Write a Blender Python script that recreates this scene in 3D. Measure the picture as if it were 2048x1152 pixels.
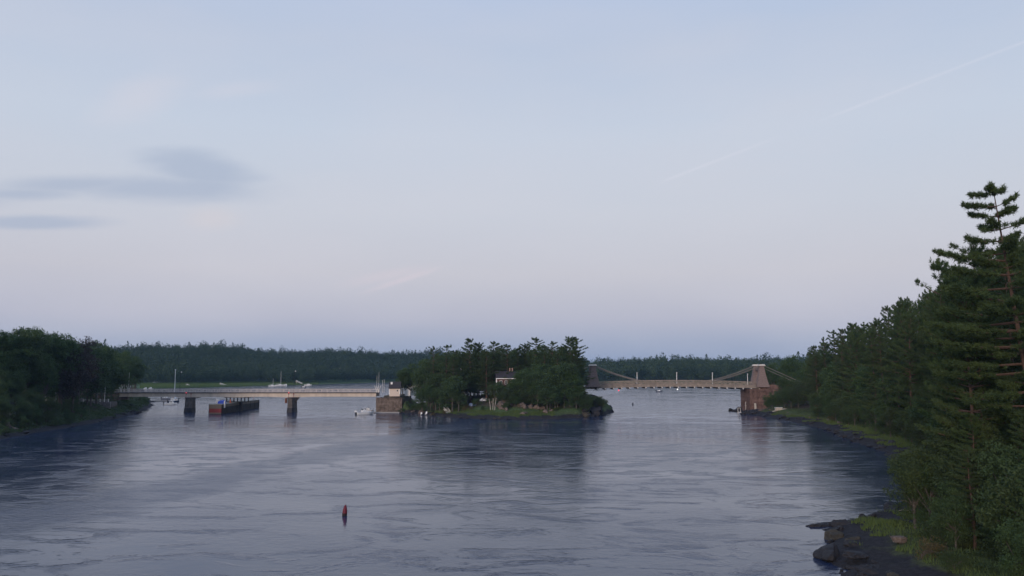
import bpy, math, random
import numpy as np
from mathutils import Vector, Matrix

for o in list(bpy.data.objects):
    bpy.data.objects.remove(o, do_unlink=True)
SC = bpy.context.scene
COL = SC.collection
R = math.radians

# ------------------------------------------------------------------ camera
F = 1607.0                       # focal length in pixels of the 2048 px wide photograph
TH = math.atan(159 / F)          # camera tilted up, horizon at row 735
CAMH = 20.0                      # standing on a road bridge 20 m above the river
cam_d = bpy.data.cameras.new('camera')
cam_d.sensor_width = 36.0
cam_d.lens = 36.0 * F / 2048
cam_d.clip_start = 0.5
cam_d.clip_end = 30000
cam = bpy.data.objects.new('camera', cam_d)
cam.location = (0, 0, CAMH)
cam.rotation_euler = (math.pi / 2 + TH, 0, 0)
COL.objects.link(cam)
SC.camera = cam

# ------------------------------------------------------------------ world: dusk sky opposite the sunset
SUN_EL, SUN_AZ = 5.0, 205.0      # sun low behind the camera
W = bpy.data.worlds.new('World')
SC.world = W
W.use_nodes = True
nt = W.node_tree
nt.nodes.clear()


def N(tree, t, **kw):
    n = tree.nodes.new(t)
    for k, v in kw.items():
        if k.startswith('i_'):
            key = k[2:]
            key = int(key) if key.isdigit() else key.replace('_', ' ')
            n.inputs[key].default_value = v
        else:
            setattr(n, k, v)
    return n


def math_n(tree, op, a, b=None, clamp=False):
    n = tree.nodes.new('ShaderNodeMath')
    n.operation = op
    n.use_clamp = clamp
    for i, v in enumerate((a, b)):
        if v is None:
            continue
        if isinstance(v, (int, float)):
            n.inputs[i].default_value = v
        else:
            tree.links.new(v, n.inputs[i])
    return n.outputs[0]


def mixc(tree, fac, a, b, bt='MIX'):
    n = tree.nodes.new('ShaderNodeMix')
    n.data_type = 'RGBA'
    n.blend_type = bt
    for sock, v in ((n.inputs[0], fac), (n.inputs[6], a), (n.inputs[7], b)):
        if isinstance(v, (int, float)):
            sock.default_value = v
        elif isinstance(v, (tuple, list)):
            sock.default_value = (*v[:3], 1)
        else:
            tree.links.new(v, sock)
    return n.outputs[2]


def ramp(tree, fac, stops, interp='LINEAR'):
    n = tree.nodes.new('ShaderNodeValToRGB')
    cr = n.color_ramp
    cr.interpolation = interp
    while len(cr.elements) < len(stops):
        cr.elements.new(0.5)
    for e, (p, c) in zip(cr.elements, stops):
        e.position = p
        e.color = (*c, 1) if len(c) == 3 else c
    tree.links.new(fac, n.inputs[0])
    return n.outputs[0]


def srgb(r, g, b):
    return tuple(((c / 255 + 0.055) / 1.055) ** 2.4 if c > 10 else c / 255 / 12.92 for c in (r, g, b))


def ray(px, py):
    dx, dz = (px - 1024) / F, (576 - py) / F
    return dx, math.cos(TH) - dz * math.sin(TH), math.sin(TH) + dz * math.cos(TH)


def sky_setup():
    L = nt.links
    tc = N(nt, 'ShaderNodeTexCoord')
    nrm = N(nt, 'ShaderNodeVectorMath', operation='NORMALIZE')
    L.new(tc.outputs['Generated'], nrm.inputs[0])
    sep = N(nt, 'ShaderNodeSeparateXYZ')
    L.new(nrm.outputs[0], sep.inputs[0])
    sky = N(nt, 'ShaderNodeTexSky', sky_type='NISHITA', sun_disc=False)
    sky.sun_elevation = R(SUN_EL)
    sky.sun_rotation = R(SUN_AZ)
    sky.air_density = 1.2
    sky.dust_density = 2.0
    sky.ozone_density = 1.5
    skys = mixc(nt, 1.0, sky.outputs[0], (0.12, 0.12, 0.12), 'MULTIPLY')
    # belt of Venus above the blue-grey earth shadow: bands that run round the whole horizon
    el = math_n(nt, 'MAXIMUM', sep.outputs[2], 0.0)
    band = ramp(nt, el, [(0.0, srgb(152, 167, 196)), (0.03, srgb(166, 177, 202)), (0.06, srgb(186, 189, 208)),
                         (0.115, srgb(202, 202, 214)), (0.19, srgb(205, 210, 223)), (0.28, srgb(202, 212, 229)),
                         (0.38, srgb(191, 204, 227)), (0.6, srgb(170, 196, 238)), (1.0, srgb(148, 182, 236))])
    c = mixc(nt, 0.92, skys, band)
    # soft large-scale unevenness of thin high cloud
    mp = N(nt, 'ShaderNodeMapping')
    mp.inputs['Scale'].default_value = (1, 1, 3.2)
    L.new(nrm.outputs[0], mp.inputs[0])
    n1 = N(nt, 'ShaderNodeTexNoise', i_Scale=2.2, i_Detail=4.0, i_Roughness=0.5)
    L.new(mp.outputs[0], n1.inputs['Vector'])
    f1 = N(nt, 'ShaderNodeMapRange', i_1=0.42, i_2=0.72, i_3=0.0, i_4=0.35)
    L.new(n1.outputs[0], f1.inputs[0])
    c = mixc(nt, f1.outputs[0], c, srgb(212, 211, 220))
    # azimuth / elevation in a gnomonic chart (x/y, z/y), the same for any camera
    u = math_n(nt, 'DIVIDE', sep.outputs[0], math_n(nt, 'MAXIMUM', sep.outputs[1], 0.05))
    v = math_n(nt, 'DIVIDE', sep.outputs[2], math_n(nt, 'MAXIMUM', sep.outputs[1], 0.05))
    uv = N(nt, 'ShaderNodeCombineXYZ')
    L.new(u, uv.inputs[0])
    L.new(v, uv.inputs[1])
    wob_m = N(nt, 'ShaderNodeMapping')
    wob_m.inputs['Scale'].default_value = (6, 30, 1)
    L.new(uv.outputs[0], wob_m.inputs[0])
    wob = N(nt, 'ShaderNodeTexNoise', i_Scale=1.0, i_Detail=7.0, i_Roughness=0.6)
    L.new(wob_m.outputs[0], wob.inputs['Vector'])
    wv = math_n(nt, 'SUBTRACT', wob.outputs[0], 0.5)

    def chart(px, py):
        r = ray(px, py)
        return r[0] / r[1], r[2] / r[1]

    def blob(px, py, rx, ry, soft, tilt=0.0, wobble=1.6):
        cu, cv = chart(px, py)
        du = math_n(nt, 'SUBTRACT', u, cu)
        dv = math_n(nt, 'SUBTRACT', v, cv)
        dv = math_n(nt, 'SUBTRACT', dv, math_n(nt, 'MULTIPLY', du, tilt))
        a = math_n(nt, 'DIVIDE', du, rx / F)
        b = math_n(nt, 'DIVIDE', dv, ry / F)
        d = math_n(nt, 'SQRT', math_n(nt, 'ADD', math_n(nt, 'MULTIPLY', a, a), math_n(nt, 'MULTIPLY', b, b)))
        d = math_n(nt, 'ADD', d, math_n(nt, 'MULTIPLY', wv, wobble * .8))
        m = N(nt, 'ShaderNodeMapRange', interpolation_type='SMOOTHSTEP', i_1=1.0 + soft, i_2=1.0 - soft, i_3=0.0, i_4=1.0)
        L.new(d, m.inputs[0])
        return m.outputs[0]
    blobs = [(400, 340, 105, 34, 0.6, -0.16), (400, 376, 100, 26, 0.7, 0.0), (330, 378, 175, 26, 0.7, -0.03), (150, 368, 150, 16, 0.8, 0.03),
             (40, 388, 110, 12, 0.8, 0.0), (80, 446, 125, 13, 0.6, 0.0), (-150, 400, 160, 22, .8, .05)]
    m = None
    for b in blobs:
        k = blob(*b)
        m = k if m is None else math_n(nt, 'MAXIMUM', m, k)
    c = mixc(nt, math_n(nt, 'MULTIPLY', m, 0.6), c, srgb(163, 177, 201))
    # small pink-lit streaks
    for b, col, s in (((805, 560, 60, 5, .9, 0.32, .6), (220, 208, 217), .38), ((770, 552, 70, 10, .9, 0.2, 1.2), (214, 205, 214), .35),
                      ((425, 436, 45, 20, .9, 0, 1.0), (212, 207, 212), .5), ((280, 195, 70, 40, .9, .3, 1.5), (214, 212, 222), .4),
                      ((470, 180, 60, 14, .9, .1, 1.5), (212, 212, 224), .3)):
        c = mixc(nt, math_n(nt, 'MULTIPLY', blob(*b), s), c, srgb(*col))
    # fading contrail
    (u0, v0), (u1, v1) = chart(1310, 369), chart(2048, 84)
    ln = math.hypot(u1 - u0, v1 - v0)
    tx, ty = (u1 - u0) / ln, (v1 - v0) / ln
    du, dv = math_n(nt, 'SUBTRACT', u, u0), math_n(nt, 'SUBTRACT', v, v0)
    along = math_n(nt, 'ADD', math_n(nt, 'MULTIPLY', du, tx), math_n(nt, 'MULTIPLY', dv, ty))
    across = math_n(nt, 'ABSOLUTE', math_n(nt, 'SUBTRACT', math_n(nt, 'MULTIPLY', du, ty), math_n(nt, 'MULTIPLY', dv, tx)))
    mr = N(nt, 'ShaderNodeMapRange', interpolation_type='SMOOTHSTEP', i_1=5.5 / F, i_2=0.0, i_3=0.0, i_4=1.0)
    L.new(across, mr.inputs[0])
    al = math_n(nt, 'DIVIDE', along, ln)
    gate = ramp(nt, al, [(0.0, (0, 0, 0)), (0.05, (.8, .8, .8)), (0.22, (.7, .7, .7)), (0.36, (.05, .05, .05)), (0.44, (.08, .08, .08)),
                         (0.52, (.8, .8, .8)), (0.7, (.7, .7, .7)), (1.0, (.75, .75, .75))])
    cf = math_n(nt, 'MULTIPLY', math_n(nt, 'MULTIPLY', mr.outputs[0], gate), 0.24)
    c = mixc(nt, cf, c, srgb(226, 226, 238))
    bg = N(nt, 'ShaderNodeBackground', i_Strength=1.0)
    L.new(c, bg.inputs[0])
    out = N(nt, 'ShaderNodeOutputWorld')
    L.new(bg.outputs[0], out.inputs[0])


sky_setup()
sun_d = bpy.data.lights.new('sun', 'SUN')
sun_d.energy = 1.7
sun_d.angle = R(14)
sun_d.color = (1.0, 0.80, 0.66)
sun = bpy.data.objects.new('sun', sun_d)
COL.objects.link(sun)
_a, _e = R(SUN_AZ), R(SUN_EL + 6)
sun.rotation_euler = (-Vector((math.sin(_a) * math.cos(_e), math.cos(_a) * math.cos(_e), math.sin(_e)))).to_track_quat('-Z', 'Y').to_euler()
SC.view_settings.view_transform = 'Standard'
SC.view_settings.look = 'None'
SC.view_settings.exposure = 0.0
SC.view_settings.gamma = 1.0
SC.view_settings.use_curve_mapping = False
SC.render.engine = 'CYCLES'
SC.cycles.max_bounces = 5
SC.cycles.volume_bounces = 1


# ------------------------------------------------------------------ helpers
def P(px, py, z=0.0):
    """world point on the level z seen at a photograph pixel"""
    r = ray(px, py)
    t = (z - CAMH) / r[2]
    return np.array((r[0] * t, r[1] * t, z))


def PD(px, py, Y):
    """world point at depth Y seen at a photograph pixel"""
    r = ray(px, py)
    t = Y / r[1]
    return np.array((r[0] * t, Y, CAMH + r[2] * t))


def XD(px, Y):
    return PD(px, 735, Y)[0]


def tag(o, label=None, cat=None, group=None, kind=None):
    if label: o['label'] = label
    if cat: o['category'] = cat
    if group: o['group'] = group
    if kind: o['kind'] = kind
    return o


def link(name, me, parent=None, loc=None):
    o = bpy.data.objects.new(name, me)
    COL.objects.link(o)
    if parent is not None:
        o.parent = parent
    if loc is not None:
        o.location = loc
    return o


def empty(name, loc=(0, 0, 0), rz=0.0, scale=None):
    o = bpy.data.objects.new(name, None)
    o.empty_display_size = 0.5
    o.location = loc
    o.rotation_euler = (0, 0, rz)
    if scale is not None:
        o.scale = scale
    COL.objects.link(o)
    return o


def thing(name, label, cat, loc=(0, 0, 0), rz=0.0, group=None, scale=None):
    return tag(empty(name, loc, rz, scale), label, cat, group)


def copy_tree(o, parent=None):
    c = o.copy()
    COL.objects.link(c)
    if parent is not None:
        c.parent = parent
    for ch in o.children:
        copy_tree(ch, c)
    return c


def fast_mesh(name, V, nper, mat=None):
    """V: (n*nper, 3) array, consecutive corners make faces"""
    V = np.asarray(V, dtype=np.float32)
    me = bpy.data.meshes.new(name)
    nv = len(V)
    nf = nv // nper
    me.vertices.add(nv)
    me.vertices.foreach_set('co', V.ravel())
    me.loops.add(nv)
    me.loops.foreach_set('vertex_index', np.arange(nv, dtype=np.int32))
    me.polygons.add(nf)
    me.polygons.foreach_set('loop_start', np.arange(0, nv, nper, dtype=np.int32))
    me.update(calc_edges=True)
    if mat: me.materials.append(mat)
    return me


class MB:
    def __init__(s):
        s.v, s.f = [], []

    def add(s, v, f):
        b = len(s.v)
        s.v += [tuple(map(float, p)) for p in v]
        s.f += [tuple(i + b for i in q) for q in f]
        return s

    def box(s, x0, x1, y0, y1, z0, z1):
        v = [(x, y, z) for x in (x0, x1) for y in (y0, y1) for z in (z0, z1)]
        return s.add(v, [(0, 1, 3, 2), (4, 6, 7, 5), (0, 4, 5, 1), (2, 3, 7, 6), (0, 2, 6, 4), (1, 5, 7, 3)])

    def cbox(s, c, d):
        return s.box(c[0] - d[0] / 2, c[0] + d[0] / 2, c[1] - d[1] / 2, c[1] + d[1] / 2, c[2] - d[2] / 2, c[2] + d[2] / 2)

    def beam(s, a, b, w, h=None, up=(0, 0, 1)):
        a, b = Vector(a), Vector(b)
        d = (b - a).normalized()
        u = Vector(up)
        if abs(d.dot(u)) > 0.98: u = Vector((0, 1, 0))
        r = d.cross(u).normalized() * (w / 2)
        u = r.cross(d).normalized() * ((h or w) / 2)
        v = [p + i * r + j * u for p in (a, b) for i, j in ((-1, -1), (1, -1), (1, 1), (-1, 1))]
        return s.add(v, [(0, 3, 2, 1), (4, 5, 6, 7), (0, 1, 5, 4), (1, 2, 6, 5), (2, 3, 7, 6), (3, 0, 4, 7)])

    def tube(s, pts, rad, n=8, cap=True):
        pts = [Vector(p) for p in pts]
        if not hasattr(rad, '__len__'): rad = [rad] * len(pts)
        v, f = [], []
        for i, p in enumerate(pts):
            d = (pts[min(i + 1, len(pts) - 1)] - pts[max(i - 1, 0)]).normalized()
            a = Vector((0, 0, 1)) if abs(d.z) < 0.9 else Vector((1, 0, 0))
            r = d.cross(a).normalized()
            u = r.cross(d)
            for k in range(n):
                t = 2 * math.pi * k / n
                v.append(p + (r * math.cos(t) + u * math.sin(t)) * rad[i])
        for i in range(len(pts) - 1):
            for k in range(n):
                k2 = (k + 1) % n
                f.append((i * n + k, i * n + k2, (i + 1) * n + k2, (i + 1) * n + k))
        if cap:
            f.append(tuple(range(n - 1, -1, -1)))
            f.append(tuple((len(pts) - 1) * n + k for k in range(n)))
        return s.add(v, f)

    def lathe(s, prof, n=16, c=(0, 0, 0)):
        return s.tube([(c[0], c[1], c[2] + z) for r, z in prof], [max(r, .001) for r, z in prof], n)

    def loft(s, secs, cap=True):
        n = len(secs[0])
        v = [p for q in secs for p in q]
        f = []
        for i in range(len(secs) - 1):
            for k in range(n):
                k2 = (k + 1) % n
                f.append((i * n + k, i * n + k2, (i + 1) * n + k2, (i + 1) * n + k))
        if cap:
            f.append(tuple(range(n - 1, -1, -1)))
            f.append(tuple((len(secs) - 1) * n + k for k in range(n)))
        return s.add(v, f)

    def prism_y(s, poly, y0, y1):
        return s.loft([[(x, y0, z) for x, z in poly], [(x, y1, z) for x, z in poly]])

    def mesh(s, name, mat=None, smooth=False):
        me = bpy.data.meshes.new(name)
        me.from_pydata(s.v, [], s.f)
        if mat: me.materials.append(mat)
        if smooth:
            me.polygons.foreach_set('use_smooth', [True] * len(me.polygons))
        me.update()
        return me

    def build(s, name, mat=None, parent=None, loc=None, smooth=False):
        return link(name, s.mesh(name, mat, smooth), parent, loc)


# ------------------------------------------------------------------ materials
MATS = {}


def mat(name, col, rough=0.8, var=0.25, scale=3.0, bump=0.0, bscale=None, spec=0.3, metal=0.0, col2=None, emit=None, stretch=None):
    if name in MATS: return MATS[name]
    m = bpy.data.materials.new(name)
    m.use_nodes = True
    t = m.node_tree
    b = t.nodes['Principled BSDF']
    tc = N(t, 'ShaderNodeTexCoord')
    vec = tc.outputs['Object']
    if stretch:
        mp = N(t, 'ShaderNodeMapping')
        mp.inputs['Scale'].default_value = stretch
        t.links.new(vec, mp.inputs[0])
        vec = mp.outputs[0]
    n = N(t, 'ShaderNodeTexNoise', i_Scale=scale, i_Detail=5.0, i_Roughness=0.65)
    t.links.new(vec, n.inputs['Vector'])
    lo = tuple(max(0, c * (1 - var)) for c in col)
    hi = tuple(min(1, c * (1 + var)) for c in (col2 or col))
    c = ramp(t, n.outputs[0], [(0.3, lo), (0.7, hi)])
    t.links.new(c, b.inputs['Base Color'])
    b.inputs['Roughness'].default_value = rough
    b.inputs['Specular IOR Level'].default_value = spec
    b.inputs['Metallic'].default_value = metal
    if bump:
        n2 = N(t, 'ShaderNodeTexNoise', i_Scale=bscale or scale * 3, i_Detail=4.0)
        t.links.new(vec, n2.inputs['Vector'])
        bp = N(t, 'ShaderNodeBump', i_Strength=bump, i_Distance=0.1)
        t.links.new(n2.outputs[0], bp.inputs['Height'])
        t.links.new(bp.outputs[0], b.inputs['Normal'])
    if emit:
        b.inputs['Emission Color'].default_value = (*emit[0], 1)
        b.inputs['Emission Strength'].default_value = emit[1]
    MATS[name] = m
    return m


def foliage(name, c1, c2, c3, transl=0.25, scale=0.55):
    m = bpy.data.materials.new(name)
    m.use_nodes = True
    t = m.node_tree
    b = t.nodes['Principled BSDF']
    oi = N(t, 'ShaderNodeObjectInfo')
    tc = N(t, 'ShaderNodeTexCoord')
    n = N(t, 'ShaderNodeTexNoise', i_Scale=scale, i_Detail=3.0)
    t.links.new(tc.outputs['Object'], n.inputs['Vector'])
    f = N(t, 'ShaderNodeMapRange', i_1=0.35, i_2=0.65)
    t.links.new(n.outputs[0], f.inputs[0])
    a = mixc(t, f.outputs[0], c1, c2)
    a = mixc(t, math_n(t, 'MULTIPLY', oi.outputs['Random'], 0.85), a, c3)
    t.links.new(a, b.inputs['Base Color'])
    b.inputs['Roughness'].default_value = 0.65
    b.inputs['Specular IOR Level'].default_value = 0.2
    tr = N(t, 'ShaderNodeBsdfTranslucent')
    t.links.new(a, tr.inputs[0])
    mx = N(t, 'ShaderNodeMixShader', i_0=transl)
    t.links.new(b.outputs[0], mx.inputs[1])
    t.links.new(tr.outputs[0], mx.inputs[2])
    t.links.new(mx.outputs[0], t.nodes['Material Output'].inputs[0])
    MATS[name] = m
    return m


M_PINE = foliage('pine_needles', (0.032, 0.068, 0.028), (0.092, 0.138, 0.042), (0.066, 0.094, 0.036))
M_LEAF = foliage('broad_leaves', (0.034, 0.072, 0.028), (0.078, 0.126, 0.038), (0.056, 0.088, 0.036))
M_SHRUB = foliage('shrub_leaves', (0.036, 0.068, 0.024), (0.074, 0.104, 0.036), (0.05, 0.072, 0.03))
M_COPPER = foliage('copper_leaves', (0.034, 0.032, 0.032), (0.052, 0.042, 0.038), (0.042, 0.036, 0.034))
M_FAR = foliage('far_leaves', (0.012, 0.032, 0.022), (0.064, 0.102, 0.046), (0.03, 0.056, 0.03), .15, .075)
M_GRASS = foliage('grass_blades', (0.070, 0.125, 0.030), (0.115, 0.175, 0.042), (0.100, 0.135, 0.045))
M_MARSH = foliage('marsh_blades', (0.07, 0.125, 0.045), (0.115, 0.17, 0.06), (0.09, 0.14, 0.05))
M_BARK = mat('pine_bark', (0.10, 0.065, 0.05), 0.9, 0.4, 4, 0.6)
M_BARKG = mat('grey_bark', (0.09, 0.08, 0.07), 0.9, 0.4, 4, 0.6)
M_BIRCH = mat('birch_bark', (0.40, 0.36, 0.32), 0.8, 0.3, 6, 0.2)
M_ROCK = mat('shore_rock', (0.019, 0.018, 0.021), 0.75, 0.5, 1.5, 0.9, 5, 0.4)
M_ROCKB = mat('brown_rock', (0.135, 0.105, 0.088), 0.85, 0.5, 1.2, 0.9, 4)
M_ROCKM = mat('mossy_rock', (0.050, 0.044, 0.034), 0.9, 0.5, 1.2, 0.9, 4)
M_STONE = mat('granite_blocks', (0.105, 0.078, 0.062), 0.9, 0.55, 0.7, 0.8, 5, col2=(0.165, 0.128, 0.105))
M_STONER = mat('red_granite_blocks', (0.105, 0.062, 0.050), 0.9, 0.45, 0.5, 0.8, 5, col2=(0.155, 0.098, 0.082))
M_PIER = mat('pier_stone', (0.10, 0.088, 0.08), 0.9, 0.4, 0.8, 0.8, 5)
M_PIERW = mat('wet_pier_stone', (0.022, 0.02, 0.022), 0.6, 0.4, 0.8, 0.8, 5)
M_TOWER = mat('weathered_shingle', (0.205, 0.155, 0.14), 0.9, 0.25, 1.2, 0.5, 8, stretch=(1, 1, 3))
M_CHAIN = mat('painted_chain', (0.19, 0.17, 0.15), 0.6, 0.2, 2)
M_TAN = mat('tan_bridge_paint', (0.25, 0.21, 0.175), 0.7, 0.3, 0.8)
M_CREAM = mat('cream_girder_paint', (0.54, 0.46, 0.38), 0.7, 0.2, 0.5, stretch=(1, 1, .3))
M_RAIL = mat('pink_grey_rail', (0.50, 0.44, 0.41), 0.7, 0.2, 1)
M_RUST = mat('rusty_steel', (0.15, 0.07, 0.05), 0.85, 0.4, 2)
M_DARK = mat('dark_steel', (0.022, 0.022, 0.026), 0.6, 0.3, 3)
M_ASPH = mat('asphalt', (0.05, 0.05, 0.052), 0.9, 0.2, 2)
M_WHITE = mat('white_paint', (0.80, 0.80, 0.78), 0.5, 0.08, 2)
M_OFFW = mat('weathered_white', (0.60, 0.58, 0.55), 0.7, 0.2, 2)
M_CWALL = mat('cream_clapboard', (0.62, 0.52, 0.44), 0.8, 0.1, 2, 0.3, stretch=(1, 1, 6))
M_ROOF = mat('dark_shingle_roof', (0.045, 0.040, 0.045), 0.9, 0.35, 3, 0.5)
M_REDW = mat('dark_red_siding', (0.11, 0.055, 0.050), 0.85, 0.25, 2)
M_GLASS = mat('dark_window_glass', (0.012, 0.014, 0.018), 0.08, 0.1, 2, spec=0.6)
M_WOOD = mat('grey_timber', (0.15, 0.125, 0.095), 0.9, 0.4, 1.0, 0.5, stretch=(1, 1, 4))
M_WOODL = mat('pale_timber', (0.42, 0.38, 0.32), 0.85, 0.25, 2)
M_TIMB = mat('tarred_timber', (0.030, 0.026, 0.024), 0.8, 0.4, 1.5, 0.4)
M_REDP = mat('faded_red_paint', (0.20, 0.036, 0.038), 0.8, 0.4, 0.9, 0.2)
M_BUOY = mat('buoy_red', (0.13, 0.010, 0.024), 0.55, 0.25, 2)
M_BUOYD = mat('buoy_weed', (0.02, 0.012, 0.015), 0.7, 0.3, 3)
M_BLUE = mat('blue_tarp', (0.02, 0.06, 0.38), 0.6, 0.25, 3)
M_BLUEH = mat('navy_hull', (0.02, 0.03, 0.07), 0.3, 0.1, 2, spec=.5)
M_GREYH = mat('grey_hull', (0.22, 0.23, 0.26), 0.4, 0.1, 2, spec=.5)
M_ENG = mat('black_plastic', (0.015, 0.015, 0.017), 0.35, 0.1, 2, spec=.5)
M_RUB = mat('tyre_rubber', (0.02, 0.02, 0.02), 0.9, 0.1, 2)
M_CARW = mat('white_car_paint', (0.72, 0.74, 0.78), 0.3, 0.03, 2, spec=.5)
M_CARB = mat('pale_blue_car_paint', (0.30, 0.38, 0.55), 0.3, 0.03, 2, spec=.5)
M_ORANGE = mat('orange_plastic', (0.65, 0.12, 0.04), 0.5, 0.1, 2)
M_BRICK = mat('chimney_brick', (0.35, 0.22, 0.18), 0.9, 0.2, 4)
M_REDL = mat('red_lamp', (0.5, 0.02, 0.03), 0.4, 0, 2, emit=((1.0, 0.06, 0.10), 1.6))
M_WHL = mat('white_lamp', (0.8, 0.8, 0.8), 0.4, 0, 2, emit=((1.0, 0.95, 0.85), 1.4))


def water_material():
    m = bpy.data.materials.new('river_water')
    m.use_nodes = True
    t = m.node_tree
    b = t.nodes['Principled BSDF']
    b.inputs['Base Color'].default_value = (0.022, 0.034, 0.072, 1)
    b.inputs['Roughness'].default_value = 0.10
    b.inputs['IOR'].default_value = 1.36
    geo = N(t, 'ShaderNodeNewGeometry')

    def noise(sc, rot, scale, det, rough=0.55, dist=0.0):
        mp = N(t, 'ShaderNodeMapping')
        mp.inputs['Scale'].default_value = sc
        mp.inputs['Rotation'].default_value = (0, 0, R(rot))
        t.links.new(geo.outputs['Position'], mp.inputs[0])
        n = N(t, 'ShaderNodeTexNoise', i_Scale=scale, i_Detail=det, i_Roughness=rough, i_Distortion=dist)
        t.links.new(mp.outputs[0], n.inputs['Vector'])
        return n.outputs[0]
    # current lines and slicks: where the chop is strong or weak
    pat = noise((0.5, 1.0, 1), 18, 0.030, 4, 0.6, 1.2)
    patf = N(t, 'ShaderNodeMapRange', i_1=0.40, i_2=0.60, i_3=0.18, i_4=1.0)
    t.links.new(pat, patf.inputs[0])
    sp = noise((0.55, 1.0, 1), 10, 0.14, 4, 0.65, 1.5)
    spf = N(t, 'ShaderNodeMapRange', i_1=0.52, i_2=0.68, i_3=0.0, i_4=1.0)
    t.links.new(sp, spf.inputs[0])
    # a rip line where two currents meet, running across the river
    sepw = N(t, 'ShaderNodeSeparateXYZ')
    t.links.new(geo.outputs['Position'], sepw.inputs[0])
    A_, B_ = P(100, 1030), P(860, 862)
    dl = B_ - A_
    ll = math.hypot(dl[0], dl[1])
    nx_, ny_ = -dl[1] / ll, dl[0] / ll
    wig = noise((1, 1, 1), 0, 0.05, 3, 0.5)
    dist = math_n(t, 'ADD', math_n(t, 'MULTIPLY', math_n(t, 'SUBTRACT', sepw.outputs[0], float(A_[0])), nx_), math_n(t, 'MULTIPLY', math_n(t, 'SUBTRACT', sepw.outputs[1], float(A_[1])), ny_))
    dist = math_n(t, 'ABSOLUTE', math_n(t, 'ADD', dist, math_n(t, 'MULTIPLY', math_n(t, 'SUBTRACT', wig, 0.5), 26.0)))
    band = N(t, 'ShaderNodeMapRange', interpolation_type='SMOOTHSTEP', i_1=11.0, i_2=3.0, i_3=0.0, i_4=1.3)
    t.links.new(dist, band.inputs[0])
    chop = noise((0.85, 1.0, 1), 12, 0.85, 4, 0.62, 0.3)
    swell = noise((0.8, 1.0, 1), -6, 0.17, 3, 0.5, 0.8)
    amp = math_n(t, 'ADD', patf.outputs[0], math_n(t, 'MULTIPLY', spf.outputs[0], 1.7))
    amp = math_n(t, 'ADD', amp, band.outputs[0])
    h = math_n(t, 'MULTIPLY', math_n(t, 'MULTIPLY', chop, 0.060), amp)
    h = math_n(t, 'ADD', h, math_n(t, 'MULTIPLY', swell, 0.032))
    # ripples too fine to resolve: glossier in the slicks
    rgh = N(t, 'ShaderNodeMapRange', i_1=0.2, i_2=2.2, i_3=0.11, i_4=0.25)
    t.links.new(amp, rgh.inputs[0])
    t.links.new(rgh.outputs[0], b.inputs['Roughness'])
    bp = N(t, 'ShaderNodeBump', i_Strength=1.0, i_Distance=1.0)
    t.links.new(h, bp.inputs['Height'])
    t.links.new(bp.outputs[0], b.inputs['Normal'])
    return m


M_WATER = water_material()


def bank_material(name, lowz, grass, soil, z1=0.9, z2=3.2):
    m = bpy.data.materials.new(name)
    m.use_nodes = True
    t = m.node_tree
    b = t.nodes['Principled BSDF']
    geo = N(t, 'ShaderNodeNewGeometry')
    sep = N(t, 'ShaderNodeSeparateXYZ')
    t.links.new(geo.outputs['Position'], sep.inputs[0])
    n = N(t, 'ShaderNodeTexNoise', i_Scale=0.22, i_Detail=6.0, i_Roughness=0.65)
    t.links.new(geo.outputs['Position'], n.inputs['Vector'])
    z = math_n(t, 'ADD', sep.outputs[2], math_n(t, 'MULTIPLY', math_n(t, 'SUBTRACT', n.outputs[0], 0.5), 1.6))
    zn = math_n(t, 'DIVIDE', z, 6.0)
    c = ramp(t, zn, [(0.0, lowz), (z1 / 6 - 0.02, lowz), (z1 / 6 + 0.03, tuple(0.6 * g + 0.4 * s for g, s in zip(grass, soil))),
                     (z2 / 6 - 0.1, grass), (z2 / 6, grass), (z2 / 6 + 0.15, soil), (1, soil)])
    n2 = N(t, 'ShaderNodeTexNoise', i_Scale=1.7, i_Detail=5.0)
    t.links.new(geo.outputs['Position'], n2.inputs['Vector'])
    v = N(t, 'ShaderNodeMapRange', i_1=0.3, i_2=0.7, i_3=0.6, i_4=1.35)
    t.links.new(n2.outputs[0], v.inputs[0])
    c = mixc(t, 1.0, c, v.outputs[0], 'MULTIPLY')
    t.links.new(c, b.inputs['Base Color'])
    b.inputs['Roughness'].default_value = 0.9
    b.inputs['Specular IOR Level'].default_value = 0.2
    bp = N(t, 'ShaderNodeBump', i_Strength=0.9, i_Distance=0.35)
    t.links.new(n2.outputs[0], bp.inputs['Height'])
    t.links.new(bp.outputs[0], b.inputs['Normal'])
    return m


M_BANK = bank_material('river_bank', (0.024, 0.022, 0.025), (0.068, 0.088, 0.028), (0.05, 0.04, 0.03), 1.2, 2.6)
M_ISLE = bank_material('island_ground', (0.030, 0.027, 0.026), (0.066, 0.100, 0.034), (0.07, 0.06, 0.04), 1.25, 3.4)
M_FARB = bank_material('far_bank_ground', (0.035, 0.04, 0.025), (0.085, 0.135, 0.045), (0.03, 0.045, 0.02), 0.25, 2.4)

# ------------------------------------------------------------------ setting: water and land
rs = np.random.RandomState(5)
_ph = rs.uniform(0, 6.28, (24, 2))
_dr = rs.uniform(0, 6.28, 24)


def snoise(x, y, s):
    """smooth noise of about unit range, wavelength about s"""
    o = 0
    for k in range(8):
        kx, ky = math.cos(_dr[k]) / s * 6.28 * (0.6 + 0.14 * k), math.sin(_dr[k]) / s * 6.28 * (0.6 + 0.14 * k)
        o = o + np.sin(x * kx + y * ky + _ph[k, 0])
    return o / 4.0


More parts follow.
